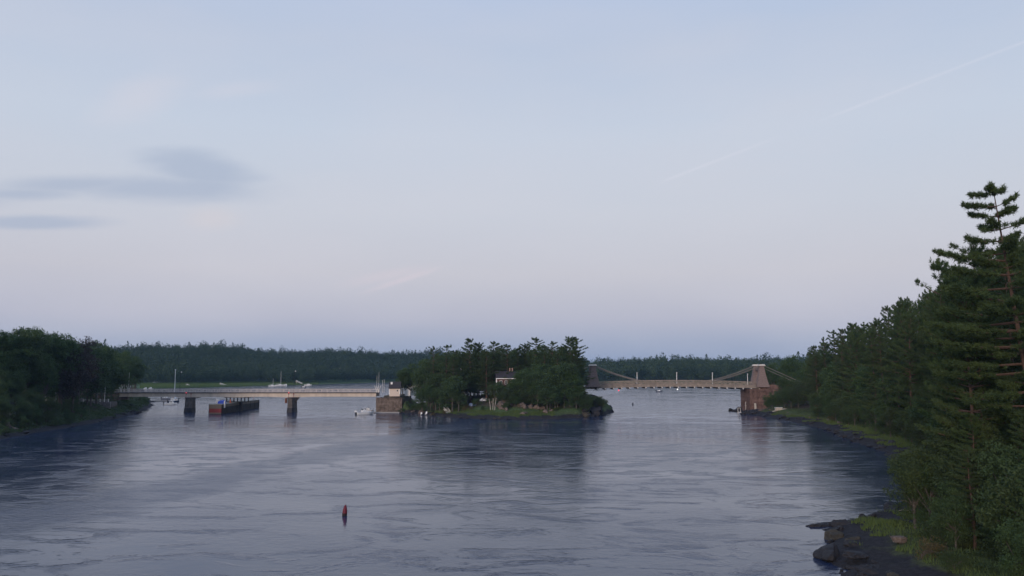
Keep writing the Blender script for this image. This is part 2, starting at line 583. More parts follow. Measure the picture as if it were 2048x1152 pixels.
def sdf(poly, x, y):
    x, y = np.asarray(x, float), np.asarray(y, float)
    d2 = np.full(x.shape, 1e18)
    ins = np.zeros(x.shape, bool)
    n = len(poly)
    for i in range(n):
        x0, y0 = poly[i]
        x1, y1 = poly[(i + 1) % n]
        ex, ey = x1 - x0, y1 - y0
        t = np.clip(((x - x0) * ex + (y - y0) * ey) / (ex * ex + ey * ey + 1e-9), 0, 1)
        d2 = np.minimum(d2, (x - x0 - t * ex) ** 2 + (y - y0 - t * ey) ** 2)
        c = ((y0 > y) != (y1 > y)) & (x < (x1 - x0) * (y - y0) / (y1 - y0 + 1e-12) + x0)
        ins ^= c
    return np.where(ins, 1, -1) * np.sqrt(d2)


class Land:
    def __init__(s, name, poly, prof, res, mat_, jag=1.0, jw=9.0, rough=0.25):
        s.poly, s.prof, s.jag, s.jw, s.rough = [tuple(p[:2]) for p in poly], prof, jag, jw, rough
        p = np.array(s.poly)
        xs = np.arange(p[:, 0].min() - 8, p[:, 0].max() + 8 + res, res)
        ys = np.arange(p[:, 1].min() - 8, p[:, 1].max() + 8 + res, res)
        X, Y = np.meshgrid(xs, ys)
        Dd = s.d(X, Y)
        Z = s.h(X, Y, Dd)
        nx, ny = len(xs), len(ys)
        idx = np.arange(nx * ny).reshape(ny, nx)
        keep = (Dd > -7 - res)
        k = keep[:-1, :-1] & keep[1:, :-1] & keep[:-1, 1:] & keep[1:, 1:]
        q = np.stack([idx[:-1, :-1][k], idx[:-1, 1:][k], idx[1:, 1:][k], idx[1:, :-1][k]], 1)
        used = np.unique(q)
        rem = np.full(nx * ny, -1)
        rem[used] = np.arange(len(used))
        V = np.stack([X.ravel()[used], Y.ravel()[used], Z.ravel()[used]], 1)
        me = bpy.data.meshes.new(name)
        me.from_pydata(V.tolist(), [], rem[q].tolist())
        me.materials.append(mat_)
        me.polygons.foreach_set('use_smooth', [True] * len(me.polygons))
        s.ob = tag(link(name, me), kind='structure')

    def d(s, x, y):
        return sdf(s.poly, x, y) + s.jag * snoise(np.asarray(x, float), np.asarray(y, float), s.jw)

    def h(s, x, y, d=None):
        x, y = np.asarray(x, float), np.asarray(y, float)
        if d is None: d = s.d(x, y)
        z = np.where(d > 0, s.prof(np.maximum(d, 0), x, y), np.maximum(d * 0.6, -2.6))
        return z + s.rough * snoise(x + 37, y - 11, 7.0) * np.clip(d / 3 + .5, 0, 1)

    def z(s, x, y):
        return float(s.h(x, y))


def plin(xs, ys):
    return lambda d, x, y: np.interp(d, xs, ys)


# ground sheet under everything, to beyond the horizon of trees
tag(MB().box(-4000, 4000, -600, 5400, -3.4, -3.0).build('ground', M_FARB), kind='structure')
water = MB()
water.add([(-3500, -500, 0), (3500, -500, 0), (3500, 5200, 0), (-3500, 5200, 0)], [(0, 1, 2, 3)])
tag(water.build('river', M_WATER), kind='structure')

# right bank, seen from the near rocks to beyond the suspension bridge
RB_SH = [(30, 30), (31, 60), P(1690, 1152), P(1672, 1128), P(1640, 1112), P(1655, 1080), P(1640, 1062), P(1690, 1046),
         P(1740, 1036), P(1800, 1015), P(1850, 990), P(1838, 962), P(1800, 930), P(1765, 905), P(1700, 880), P(1660, 862),
         P(1600, 846), P(1540, 836), P(1500, 829), P(1488, 824), P(1502, 815)]
rb_back = [(118, 385), (135, 430), (190, 520), (300, 700), (420, 900), (700, 1000), (700, 20), (60, 20)]
RB = Land('right_bank', list(RB_SH) + rb_back, plin([0, 3, 9, 16, 40, 90, 300], [0.15, 0.8, 1.6, 2.9, 7.6, 11, 14]), 2.0, M_BANK, 1.2, 10, 0.35)

IS_SH = [P(757, 823), P(800, 825), P(840, 829), P(900, 835), P(960, 838.5), P(1040, 839.5), P(1110, 838.5), P(1160, 835),
         P(1205, 831), P(1224, 824), P(1222, 812)]
is_back = [(43, 375), (41, 392), (12, 404), (-30, 402), (-56, 390), (-60.5, 378)]


def is_prof(d, x, y):
    base = np.interp(d, [0, 2.5, 9, 16, 26, 40], [0.1, 0.7, 1.5, 3.6, 6.6, 8.4])
    cliff = np.interp(d, [0, 2, 5, 12, 40], [0.3, 3.5, 6.5, 8.5, 9.5])
    wl = np.interp(x, [14, 30], [0, 1])
    wall = np.interp(d, [0, 0.8, 2, 40], [0.2, 5.2, 7.2, 8.5])
    ww = np.interp(x, [-50, -44], [1, 0])
    z = base * (1 - wl) + cliff * wl
    return z * (1 - ww) + wall * ww


IS = Land('island', list(IS_SH) + is_back, is_prof, 1.5, M_ISLE, 0.7, 8, 0.22)

LB_SH = [(-150, 60), (-152, 160), P(-60, 893), P(0, 880), P(60, 868), P(120, 858), P(180, 848), P(230, 838), P(280, 826), P(302, 815),
         P(306, 806), P(300, 800), P(292, 790), P(288, 781)]
M_LBANK = bank_material('left_bank_ground', (0.022, 0.021, 0.024), (0.04, 0.058, 0.022), (0.035, 0.032, 0.025), 1.0, 2.6)
LB = Land('left_bank', list(LB_SH) + [(-420, 800), (-700, 900), (-700, 60)], plin([0, 5, 14, 40, 90, 300], [0.2, 1.4, 4.5, 8.5, 12, 16]), 4.0, M_LBANK, 1.5, 14, 0.35)

FB_SH = [P(250, 781), P(300, 778.5), P(380, 776), P(460, 774), P(560, 771), P(640, 769.5), P(700, 767.5), P(760, 765.5), P(850, 765),
         P(1000, 766), P(1200, 767), P(1400, 768), P(1520, 771), P(1560, 776)]


def fb_prof(d, x, y):
    lft = np.interp(x, [-420, -150, 0, 150], [1, 1, 0.35, 0.0])
    marsh = np.interp(d, [0, 6, 110, 200, 380, 700], [0.05, 0.5, 1.2, 11, 33, 35])
    steep = np.interp(d, [0, 8, 60, 250, 600], [0.1, 1.0, 6, 15, 17])
    rise = 1 + .22 * snoise(x, y, 260.0)
    rise = np.where(d > 90, rise, 1 + (rise - 1) * d / 90)
    return marsh * lft * rise + steep * (1 - lft) * rise


FB = Land('far_bank', list(FB_SH) + [(420, 860), (900, 1000), (900, 2100), (-1300, 2100), (-1300, 900), (-420, 800)], fb_prof, 14.0, M_FARB, 3, 60, 0.3)

# ------------------------------------------------------------------ vegetation generators
def unit(v):
    return v / np.maximum(np.linalg.norm(v, axis=1, keepdims=True), 1e-9)


def blades(C, D, ln, wd, rng):
    """one thin triangle per centre, pointing along D"""
    n = len(C)
    w = unit(np.cross(D, rng.normal(size=(n, 3))))
    ln = ln * rng.uniform(.6, 1.2, (n, 1))
    wd = wd * rng.uniform(.7, 1.3, (n, 1))
    return np.stack([C - w * wd / 2, C + w * wd / 2, C + D * ln], 1).reshape(-1, 3)


def leaves(C, s, rng):
    n = len(C)
    a = unit(rng.normal(size=(n, 3)))
    b = unit(np.cross(a, rng.normal(size=(n, 3))))
    s = s * rng.uniform(.6, 1.25, (n, 1))
    return np.stack([C - a * s * .5, C + b * s * .45, C + a * s * .5], 1).reshape(-1, 3)


def pine_proto(seed, H, Rr, bare, asym=0.0, dens=1.0, gap=1.0, flat=0.0):
    rng = np.random.RandomState(seed)
    tr = MB()
    k = 7
    wx, wy = rng.normal(0, .012 * H, k).cumsum() * .5, rng.normal(0, .012 * H, k).cumsum() * .5
    zs = np.linspace(0, H, k)
    wx -= wx[0]; wy -= wy[0]
    tr.tube([(wx[i], wy[i], zs[i] - (0.6 if i == 0 else 0)) for i in range(k)], [max(.03, .014 * H * (1 - .95 * i / (k - 1))) for i in range(k)], 7)
    C, Dn = [], []
    h = bare * H
    az = rng.uniform(0, 6.28)
    while h < .975 * H:
        t = (h - bare * H) / (H * (1 - bare))
        shape = min(1.0, .45 + 2.6 * t) * ((1 - t) ** .5 * .92 + .08)
        nb = rng.randint(3, 6)
        for j in range(nb):
            az += 2.4 + rng.uniform(-.3, .3)
            L = Rr * shape * rng.choice([.35, .6, .8, .95, 1.1, 1.25]) * rng.uniform(.85, 1.12) * (1 + asym * math.cos(az - math.pi))
            if L < .25: continue
            rise = (.02 + .75 * t ** 2) * (1 - flat) + rng.uniform(-.10, .12)
            cx, cy = np.interp(h, zs, wx), np.interp(h, zs, wy)
            out = np.array((math.cos(az), math.sin(az), 0))
            lat = np.array((-math.sin(az), math.cos(az), 0))
            p0 = np.array((cx, cy, h))
            f = lambda s_: p0 + out * L * s_ + np.array((0, 0, 1)) * (L * (rise * s_ + .16 * s_ ** 2 - .08 * s_))
            tr.tube([f(0), f(.5), f(.95)], [.02 + .014 * L, .014 + .008 * L, .01], 4, False)
            m = int((5 + L * 7.0) * dens)
            s_ = rng.uniform(.22, 1, m) ** .75
            la = rng.normal(0, .16, m) * L * (1.15 - s_)+ rng.normal(0, .10, m)
            c = np.array([f(q) for q in s_]) + lat * la[:, None] + np.stack([rng.normal(0, .05, m), rng.normal(0, .05, m), rng.normal(.05, .10, m)], 1)
            C.append(c)
            Dn.append(np.repeat((out * .55 + np.array((0, 0, .45)))[None], m, 0))
        h += rng.uniform(.45, 1.05) * H / 27 * gap
    # leader tuft
    m = 26
    C.append(np.stack([rng.normal(wx[-1], .15, m), rng.normal(wy[-1], .15, m), H - rng.uniform(0, 1.2, m)], 1))
    Dn.append(np.repeat(np.array([[0, 0, .8]]), m, 0))
    C, Dn = np.concatenate(C), np.concatenate(Dn)
    q = 16
    C9, D9 = np.repeat(C, q, 0), np.repeat(Dn, q, 0)
    d = unit(D9 + rng.normal(0, .75, C9.shape))
    V = blades(C9 + rng.normal(0, .07, C9.shape), d, .36, .072, rng)
    return tr.mesh('trunk', M_BARK), fast_mesh('crown', V, 3, M_PINE)


def broad_proto(seed, H, Rr, low, nl, leaf, mleaf, bark, lobes=16, up=.62):
    rng = np.random.RandomState(seed)
    tr = MB()
    zc = low * H + (H - low * H) * .5
    hz = (H - low * H) * .5
    top = up * H
    tr.tube([(0, 0, -.5), (rng.normal(0, .1), rng.normal(0, .1), top * .5), (rng.normal(0, .25), rng.normal(0, .25), top)],
            [.018 * H + .04, .013 * H + .03, .02], 7)
    lc, lr = [], []
    for i in range(lobes):
        d = unit(rng.normal(size=(1, 3)))[0]
        k = rng.uniform(.35, .80)
        c = np.array((d[0] * Rr * k, d[1] * Rr * k, zc + d[2] * hz * k))
        lc.append(c)
        lr.append(Rr * rng.uniform(.28, .48))
        z0 = rng.uniform(.35, .8) * top
        tr.tube([(0, 0, z0), tuple(c * np.array((.55, .55, .5)) + np.array((0, 0, z0 * .5)) + np.array((0, 0, .2))), tuple(c)], [.009 * H + .02, .006 * H + .015, .015], 4, False)
    lc, lr = np.array(lc), np.array(lr)
    # leaves gather in clumps round twig ends on the lobes
    nc = nl // 26
    k = rng.randint(0, lobes, nc)
    d = unit(rng.normal(size=(nc, 3)) + np.array((0, 0, .2)))
    rad = lr[k][:, None] * rng.uniform(.35, 1.12, (nc, 1)) ** .6
    cc = lc[k] + d * rad * np.array((1, 1, .75))
    cc[:, 2] = np.maximum(cc[:, 2], .12)
    j = rng.randint(0, nc, nl)
    sg = Rr * .065 + .05
    C = cc[j] + rng.normal(0, 1, (nl, 3)) * np.array((sg * 1.25, sg * 1.25, sg * .6))
    C[:, 2] = np.maximum(C[:, 2], .05)
    C[:, 2] += (H - np.percentile(C[:, 2], 99.5)) * np.clip((C[:, 2] - low * H) / (H - low * H), 0, 1)
    V = leaves(C, leaf, rng)
    return tr.mesh('trunk', bark), fast_mesh('crown', V, 3, mleaf)


PINES = [pine_proto(11, 26, 5.6, .12, 0, 1.1, 1.1, .3), pine_proto(12, 25, 5.2, .20, .15, 1.1, 1.25, .4), pine_proto(13, 27, 6.0, .10, -.1, 1.05, 1.2, .4),
         pine_proto(14, 24, 5.4, .18, .2, 1.1, 1.1, .3), pine_proto(15, 22, 5.8, .08, 0, 1.1, 1.1, .2)]
PINE_RAG = [pine_proto(21, 24, 4.6, .45, .3, .8, 1.6, .3), pine_proto(22, 24, 4.0, .5, -.35, .75, 1.8, .3)]
PINE_HERO = pine_proto(31, 33, 7.8, .30, .35, 2.3, 1.15, .8)
BROAD = [broad_proto(41, 18, 6.2, .18, 9500, .55, M_LEAF, M_BARKG, 18), broad_proto(42, 16, 5.6, .12, 9000, .52, M_LEAF, M_BARKG, 16),
         broad_proto(43, 20, 6.0, .22, 10000, .55, M_LEAF, M_BARKG, 20), broad_proto(44, 14, 5.4, .08, 8500, .5, M_LEAF, M_BARKG, 14)]
COPPER = broad_proto(45, 17, 5.8, .15, 6500, .5, M_COPPER, M_BARKG, 16)
YOUNG = [broad_proto(51, 9, 3.4, .08, 8500, .30, M_LEAF, M_BARKG, 16), broad_proto(52, 8, 3.2, .05, 8500, .30, M_SHRUB, M_BARKG, 15),
         broad_proto(53, 10, 3.3, .06, 9000, .30, M_SHRUB, M_BARKG, 18)]
SHRUB = [broad_proto(61, 2.6, 1.9, .0, 2600, .18, M_SHRUB, M_BARKG, 9, .5), broad_proto(62, 3.4, 2.2, .0, 3000, .19, M_LEAF, M_BARKG, 10, .5),
         broad_proto(63, 2.0, 1.7, .0, 2200, .17, M_SHRUB, M_BARKG, 8, .5)]
DRYBUSH = broad_proto(64, 2.2, 1.8, .0, 1500, .17, foliage('dry_leaves', (0.10, 0.085, 0.035), (0.14, 0.11, 0.05), (.09, .07, .035)), M_BARKG, 8, .5)


def plant(name, proto, x, y, z, label, cat, group, s=1.0, sz=None, rz=None, tilt=(0, 0), rng=random):
    o = thing(name, label, cat, (x, y, z - .1), rng.uniform(0, 6.28) if rz is None else rz, group, (s, s, sz or s))
    o.rotation_euler.x, o.rotation_euler.y = tilt
    link('trunk', proto[0], o)
    link('crown', proto[1], o)
    return o


random.seed(3)
# ------------------------------------------------------------------ suspension bridge (right)
def suspension_bridge():
    Y0, Y1 = 368.6, 377.4
    XL, XR = XD(1187, Y0), XD(1523, Y0)
    b = thing('suspension_bridge', 'tan suspension bridge with two tapered towers between island and right bank', 'bridge', ((XL + XR) / 2, 373, 0))
    ox, oy = (XL + XR) / 2, 373
    half = (XR - XL) / 2
    ztop = 21.2
    camber = lambda x: 12.0 - 0.9 * (x / half) ** 2
    # towers: four tapered legs, each with a cap, joined in pairs by a beam
    leg = MB()
    secs = []
    for z, w in ((0, 2.95), (2.4, 2.25), (5.2, 1.65), (8.6, 1.05), (9.6, .95)):
        d = w * .72
        secs.append([(-w, -d, z), (w, -d, z), (w, d, z), (-w, d, z)])
    leg.loft(secs)
    me = leg.mesh('tower_leg', M_TOWER)
    cap = MB().box(-1.45, 1.45, -1.15, 1.15, 9.605, 9.95).box(-1.25, 1.25, -.95, .95, 9.955, 10.3).mesh('tower_cap', M_OFFW)
    for sx in (-1, 1):
        for y in (Y0, Y1):
            lg = link('tower_leg', me, b, (sx * half, y - oy, 11.15))
            link('tower_cap', cap, lg)
        MB().box(sx * half - .7, sx * half + .7, Y0 - oy + 1.2, Y1 - oy - 1.2, 18.6, 20.2).build('tower_beam', M_TOWER, b)
    # deck
    n = 20
    dk = MB()
    xs = np.linspace(-half + 1.5, half - 1.5, n + 1)
    dk.loft([[(x, -3.6, camber(x) - .45), (x, 3.6, camber(x) - .45), (x, 3.6, camber(x)), (x, -3.6, camber(x))] for x in xs])
    dk.build('deck', M_ASPH, b)
    pm = {}
    post = MB().box(-.10, .10, -.10, .10, -.5, 2.05).mesh('post', M_TAN)
    beam = MB().box(-.22, .22, -5.2, 5.2, -1.45, -.85).mesh('floor_beam', M_DARK)
    endc = MB().box(-.24, .24, -.08, .08, -1.35, -.75).mesh('beam_end', M_OFFW)
    for i, x in enumerate(xs):
        for y in (Y0 - oy, Y1 - oy):
            link('post', post, b, (x, y, camber(x)))
        fb = link('floor_beam', beam, b, (x, 0, camber(x)))
        link('beam_end', endc, fb, (0, -5.29, 0.06))
    for y in (Y0 - oy, Y1 - oy):
        for nm, dz, w, hh, mm in (('top_chord', 2.05, .34, .34, M_TAN), ('middle_rail', 1.25, .12, .22, M_TAN), ('bottom_chord', -.28, .44, .85, M_TAN), ('kick_board', .48, .08, .55, M_TAN)):
            m_ = MB()
            m_.loft([[(x, y - w / 2, camber(x) + dz - hh / 2), (x, y + w / 2, camber(x) + dz - hh / 2), (x, y + w / 2, camber(x) + dz + hh / 2), (x, y - w / 2, camber(x) + dz + hh / 2)] for x in xs])
            m_.build(nm, mm, b)
        for i in range(n):
            a_, c_ = xs[i], xs[i + 1]
            m_ = MB()
            m_.beam((a_, y + .03, camber(a_) + .1), (c_, y + .03, camber(c_) + 1.9), .16, .20)
            m_.beam((a_, y - .05, camber(a_) + 1.9), (c_, y - .05, camber(c_) + .1), .16, .20)
            m_.build('cross_brace', M_TAN, b)
        # chain and hangers
        zc = lambda x: 12.4 + (ztop - 12.4) * (x / half) ** 2 if abs(x) <= half else 0
        cp = [(x, y, zc(x)) for x in np.linspace(-half, half, 41)]
        MB().tube([(p[0], p[1] + .32, p[2] + .06) for p in cp], .12, 5).build('chain', M_CHAIN, b)
        MB().tube([(p[0], p[1] + .32, p[2] - .30) for p in cp], .10, 5).build('chain', M_CHAIN, b)
        for x in xs[1:-1]:
            if zc(x) - camber(x) > 2.3:
                MB().tube([(x, y, camber(x)), (x, y, zc(x))], .035, 4).build('hanger', M_DARK, b)
        for sx in (-1, 1):
            MB().tube([(sx * half, y, ztop + .1), (sx * (half + 14), y, ztop - 6.2), (sx * (half + 22), y, ztop - 9.6)], .13, 5).build('backstay', M_CHAIN, b)
    # approach road on the right
    ap = MB().box(half - 1.5, half + 30, -4.6, 4.6, 10.3, 11.1)
    ap.build('approach_slab', M_STONER, b)
    MB().box(half + 3.2, half + 30, -4.6, -4.3, 11.105, 12.2).build('parapet', M_STONER, b)
    MB().box(-half - 12, -half + 1.5, -4.6, 4.6, 10.3, 11.1).build('approach_slab', M_STONE, b)
    # lamps
    specs = [(1273, 'lamp post on the suspension bridge nearest the island tower'), (1352, 'lamp post at the middle of the suspension bridge deck'),
             (1423, 'lamp post right of middle on the suspension bridge deck'), (1493, 'lamp post on the suspension bridge beside the right tower')]
    for px, lb in specs:
        x = XD(px, Y1)
        z0 = camber(x - ox) - .01
        l = thing('lamp_post', lb, 'lamp post', (x, Y1 - 1.2, z0), 0, 'pale lamp posts on the suspension bridge')
        MB().lathe([(.22, 0), (.20, .4), (.17, .41), (.13, 5.9)], 8).build('pole', M_WHITE, l)
        MB().beam((0, 0, 5.55), (0, -1.0, 5.75), .07).build('arm', M_OFFW, l)
        MB().cbox((0, -1.1, 5.72), (.22, .5, .14)).build('lamp_head', M_OFFW, l)
    for px, m_, lb in ((1236, M_REDL, 'small red navigation light under suspension bridge deck near island'), (1353, M_WHL, 'small white navigation light under the middle of suspension bridge')):
        x = XD(px, Y0)
        zc_ = camber(x - ox)
        l = thing('navigation_light', lb, 'light', (x, Y0 - 1.2, zc_ - 1.9))
        MB().lathe([(.02, -.25), (.24, -.2), (.28, .05), (.2, .25), (.02, .3)], 10).build('lens', m_, l)
        MB().lathe([(.06, .3), (.06, .9)], 6).build('bracket', M_DARK, l)
    return ox, half


SB_OX, SB_HALF = suspension_bridge()


def stone_courses(mb, x0, x1, yf, z0, z1, ch, bl, depth, rng, slope=0.0):
    """courses of single blocks, each a little proud or recessed"""
    z = z0
    r = 0
    while z < z1 - .05:
        h = min(ch * rng.uniform(.85, 1.15), z1 - z)
        x = x0 - (bl * .5 if r % 2 else 0)
        while x < x1 - .05:
            w = bl * rng.uniform(.7, 1.3)
            a, b_ = max(x, x0), min(x + w, x1)
            if b_ - a > .1:
                pr = rng.uniform(0, .12) - slope * (z - z0) * -1
                mb.box(a + .03, b_ - .03, yf + pr - .0, yf + pr + depth, z + .03, z + h - .03)
            x += w
        z += h
        r += 1


def abutments():
    rng = random.Random(4)
    xr = XD(1497, 367)
    a = thing('abutment', 'tall reddish stone abutment carrying the right tower of the suspension bridge', 'abutment', (xr, 366, 0))
    MB().box(.15, 8.6, .35, 14.8, -1, 10.28).build('core', M_STONER, a)
    m = MB()
    stone_courses(m, 0, 8.7, 0, -.6, 10.25, .95, 1.7, .5, rng)
    tag(m.build('stonework', M_STONER, a), kind='stuff')
    m = MB()
    stone_courses(m, 0, 14.6, 0, -.6, 10.25, .95, 1.7, .3, rng)
    o = tag(m.build('side_stonework', M_STONER, a), kind='stuff')
    o.rotation_euler = (0, 0, -math.pi / 2)
    o.location = (-.12, 14.8, 0)
    m = MB()
    m.box(8.75, 30, .6, 1.4, 3, 10.2)
    m.build('wing_wall', M_STONER, a)
    # pale slab leaning against the foot
    s = MB().box(-.45, .45, -.12, .12, 0, 3.0).build('slab', M_WOODL)
    p = PD(1511, 822, 364.6)
    s.location = (p[0], 364.4, max(.2, RB.z(p[0], 364.4)) - .1)
    s.rotation_euler = (R(-9), 0, 0)
    tag(s, 'pale upright slab standing at the foot of the right abutment', 'slab')
    # island quay wall under the left bridge end
    w = thing('quay_wall', 'brown stone quay wall at the left end of the island', 'wall', (-60.6, 361.5, 0))
    MB().box(.2, 11.5, .5, 3.0, -1, 6.3).build('core', M_STONE, w)
    m = MB()
    stone_courses(m, 0, 11.6, 0, -.6, 6.35, .8, 1.5, .6, rng)
    tag(m.build('stonework', M_STONE, w), kind='stuff')
    m = MB()
    stone_courses(m, 0, 16, 0, -.6, 6.35, .8, 1.5, .35, rng)
    o = tag(m.build('side_stonework', M_STONE, w), kind='stuff')
    o.rotation_euler = (0, 0, -math.pi / 2)
    o.location = (-.1, 16.0, 0)
    MB().box(-.25, 11.4, -.1, 1.2, 6.36, 6.62).build('coping', M_STONE, w)


abutments()


# ------------------------------------------------------------------ girder swing bridge (left)
def girder_bridge():
    XL, XR = XD(228, 368), XD(753, 368)
    b = thing('girder_bridge', 'low cream girder bridge from the left bank to the island', 'bridge', (XL, 373, 0))
    Ln = XR - XL
    zd = 8.7
    MB().box(0, Ln, -5, 5, zd - .35, zd).build('deck', M_ASPH, b)
    # fascia girders: deeper over the piers
    px = [XD(375, 368) - XL, XD(480, 374) - XL, XD(581, 368) - XL]
    for y in (-4.6, 4.6):
        m = MB()
        secs = []
        for x in np.linspace(0, Ln, 45):
            dip = 1.55 + .35 * max(0, 1 - min(abs(x - q) for q in px) / 11)
            secs.append([(x, y - .15, zd - .36 - dip), (x, y + .15, zd - .36 - dip), (x, y + .15, zd - .36), (x, y - .15, zd - .36)])
        m.loft(secs)
        m.build('girder', M_CREAM, b)
        m = MB().box(0, Ln, y - .35, y + .22, zd - .355, zd - .06)
        m.build('fascia_beam', M_RUST, b)
    st = MB().box(-.05, .05, -.28, -.155, zd - 1.85, zd - .42).mesh('stiffener', M_CREAM)
    for i in range(1, int(Ln / 3)):
        link('stiffener', st, b, (i * 3.0, -4.6, 0))
    post = MB().box(-.06, .06, -.06, .06, zd, zd + 1.25).mesh('railing_post', M_RAIL)
    panel_v = MB()
    for k in range(12):
        panel_v.box(.12 + k * .2, .17 + k * .2, -.02, .02, zd + .2, zd + 1.1)
    pan = panel_v.mesh('railing_panel', M_RAIL)
    for y in (-4.85, 4.85):
        for i in range(int(Ln / 2.5)):
            link('railing_post', post, b, (i * 2.5, y, 0))
            link('railing_panel', pan, b, (i * 2.5, y, 0))
        MB().box(0, Ln, y - .07, y + .07, zd + 1.255, zd + 1.4).build('hand_rail', M_RAIL, b)
        MB().box(0, Ln, y - .05, y + .05, zd + .08, zd + .19).build('bottom_rail', M_RAIL, b)
    MB().box(-20, 3, -4.9, 4.9, zd - 3.5, zd - .38).build('land_approach', M_STONE, b)
    # piers with pointed upstream noses
    for i, p in enumerate((375, 581)):
        x = XD(p, 362) - XL
        pr = MB()
        secs = []
        for z, g in ((-1.5, 1.14), (.2, 1.12), (2.0, 1.03), (2.3, 1.0), (6.1, .95), (6.2, 1.04), (6.6, 1.04)):
            w, n_ = 1.6 * g, 1.0
            secs.append([(x - w, -8.6 - (g - 1) * 3, z), (x - w * .55, -10.2 * n_ - (g - 1) * 5, z), (x + w * .55, -10.2 - (g - 1) * 5, z), (x + w, -8.6 - (g - 1) * 3, z), (x + w, -4.2, z), (x - w, -4.2, z)])
        pr.loft(secs[2:])
        po = pr.build('pier', M_PIER, b)
        MB().loft(secs[:3]).build('tide_mark', M_PIERW, po)
        MB().box(x - .5, x + .5, -3.6, 5.0, 6.05, 6.58).build('cap_beam', M_DARK, po)
        for sx in (-1, 1):
            hh = MB().lathe([(.12, 6.6), (.10, 7.9)], 8, (x + sx * 1.1, -8.6, 0)).lathe([(.05, 7.9), (.25, 7.95), (.25, 8.3), (.05, 8.5)], 8, (x + sx * 1.1, -8.6, 0))
            hh.build('marker_post', M_REDP, po)
        MB().lathe([(.02, 0), (.14, .05), (.16, .2), (.10, .35), (.02, .4)], 10, (x - 1.1, -8.6, 8.51)).build('red_lamp', M_REDL, po)
        if i == 1:
            MB().beam((x + 1.7, -8.2, 4.2), (x + 3.2, -8.2, 6.4), .4).beam((x + 2.6, -8.2, 6.3), (x + 3.5, -8.2, 6.3), .7).build('bracket', M_TIMB, po)
            MB().box(x - 2.8, x - 1.95, -8.6, -7.6, 4.0, 6.3).build('ladder_cage', M_RUST, po)
    # swing pier under the middle
    x = XD(478, 375) - XL
    MB().lathe([(2.2, -1.5), (2.2, 4.0)], 20, (x, 1.5, 0)).build('swing_pier', M_PIERW, b)
    MB().box(x - 5.7, x + 5.7, .2, 2.8, 6.15, 6.6).build('turntable_beam', M_DARK, b)
    MB().box(x - 5.2, x + 5.2, 1.0, 2.0, 4.2, 4.45).build('turntable_track', M_DARK, b)
    colm = MB().box(-.2, .2, -.2, .2, 4.45, 6.15).mesh('turntable_column', M_DARK)
    for k in range(7):
        link('turntable_column', colm, b, (x - 5 + k * 1.667, 1.5, 0))
    return XL, XR


GB_XL, GB_XR = girder_bridge()


def fender_pier():
    x0, x1, y0, y1 = -130.8, -125.4, 350.5, 402.0
    t = thing('fender_pier', 'long timber fender pier with red end boards under the girder bridge', 'fender pier', ((x0 + x1) / 2, y0, 0))
    w = (x1 - x0) / 2
    L = y1 - y0
    MB().box(-w + .3, w - .3, .3, L - .3, -1, 3.9).build('crib', M_TIMB, t)
    plank = MB().box(-.12, .12, 0, 5.95, 0, .52).mesh('plank', M_WOOD)
    plankd = MB().box(-.12, .12, 0, 5.95, 0, .52).mesh('plank', M_TIMB)
    rg = random.Random(2)
    for sx in (-1, 1):
        for k in range(7):
            for j in range(int(L / 6)):
                link('plank', plank if k >= 5 else plankd, t, (sx * (w - .13 + rg.uniform(0, .05)), .2 + j * 6.4, .1 + k * .56))
    er = MB().box(-w + .1, w - .1, -.12, .12, 0, .52)
    ered, edk = er.mesh('end_board', M_REDP), MB().box(-w + .1, w - .1, -.12, .12, 0, .52).mesh('end_board', M_WOOD)
    for k in range(7):
        link('end_board', ered if 1 <= k <= 3 else edk, t, (0, .05 - rg.uniform(0, .06), .1 + k * .56))
        link('end_board', edk, t, (0, L, .1 + k * .56))
    pile = MB().lathe([(.20, -1.5), (.18, 4.0), (.10, 4.1)], 8).mesh('pile', M_TIMB)
    for j in range(9):
        if j in (0, 4, 8): link('pile', pile, t, (w + .3, .8 + j * 6.2, 0))
        link('pile', pile, t, (-w - .3, .8 + j * 6.2, 0))
    MB().box(-w + .05, w - .05, .2, L - .2, 4.06, 4.18).build('deck_boards', mat('bleached_timber', (.30, .28, .23), .9, .3, 1.0), t)
    MB().box(-.25, .25, -.2, .2, 0, 3.0).build('depth_board', M_OFFW, t, (w + .62, 1.6, 2.6))
    cx, zt = (x0 + x1) / 2, 4.19
    # things lying on the fender pier
    o = MB().loft([[(-1.6, -1, 0), (1.6, -1, 0), (1.6, 1, 0), (-1.6, 1, 0)], [(-1.5, -.9, .9), (1.3, -.8, 1.1), (1.4, .8, 1.2), (-1.4, .9, .8)], [(-.8, -.3, 1.3), (.7, -.2, 1.5), (.6, .3, 1.6), (-.6, .3, 1.25)]]).build('tarpaulin', M_BLUE)
    o.location = (cx + .6, 356.5, zt)
    tag(o, 'blue tarpaulin bundled on the near end of the fender pier', 'tarpaulin')
    c = thing('storage_tank', 'white tank standing beside the blue tarpaulin on the fender pier', 'tank', (cx - 1.6, 357.5, zt))
    MB().lathe([(.85, 0), (.85, 1.9), (.7, 2.1), (.1, 2.2)], 14).build('shell', M_OFFW, c)
    MB().lathe([(.2, 2.2), (.2, 2.4)], 8).build('lid', M_ENG, c)
    o = MB().lathe([(.35, 0), (.35, .06), (.22, .1), (.05, .9)], 10).build('traffic_cone', M_ORANGE)
    o.location = (cx + 1.3, 365, zt)
    o.scale = (1.6, 1.6, 1.8)
    tag(o, 'orange cone standing near the middle of the fender pier', 'cone')
    o = thing('navigation_light', 'red navigation light post on the far end of the fender pier', 'light', (cx + 1.8, 396, zt))
    MB().lathe([(.08, 0), (.08, 1.5)], 8).build('post', M_REDP, o)
    MB().lathe([(.02, 1.5), (.25, 1.55), (.25, 1.9), (.02, 2.0)], 10).build('lens', M_REDL, o)


fender_pier()


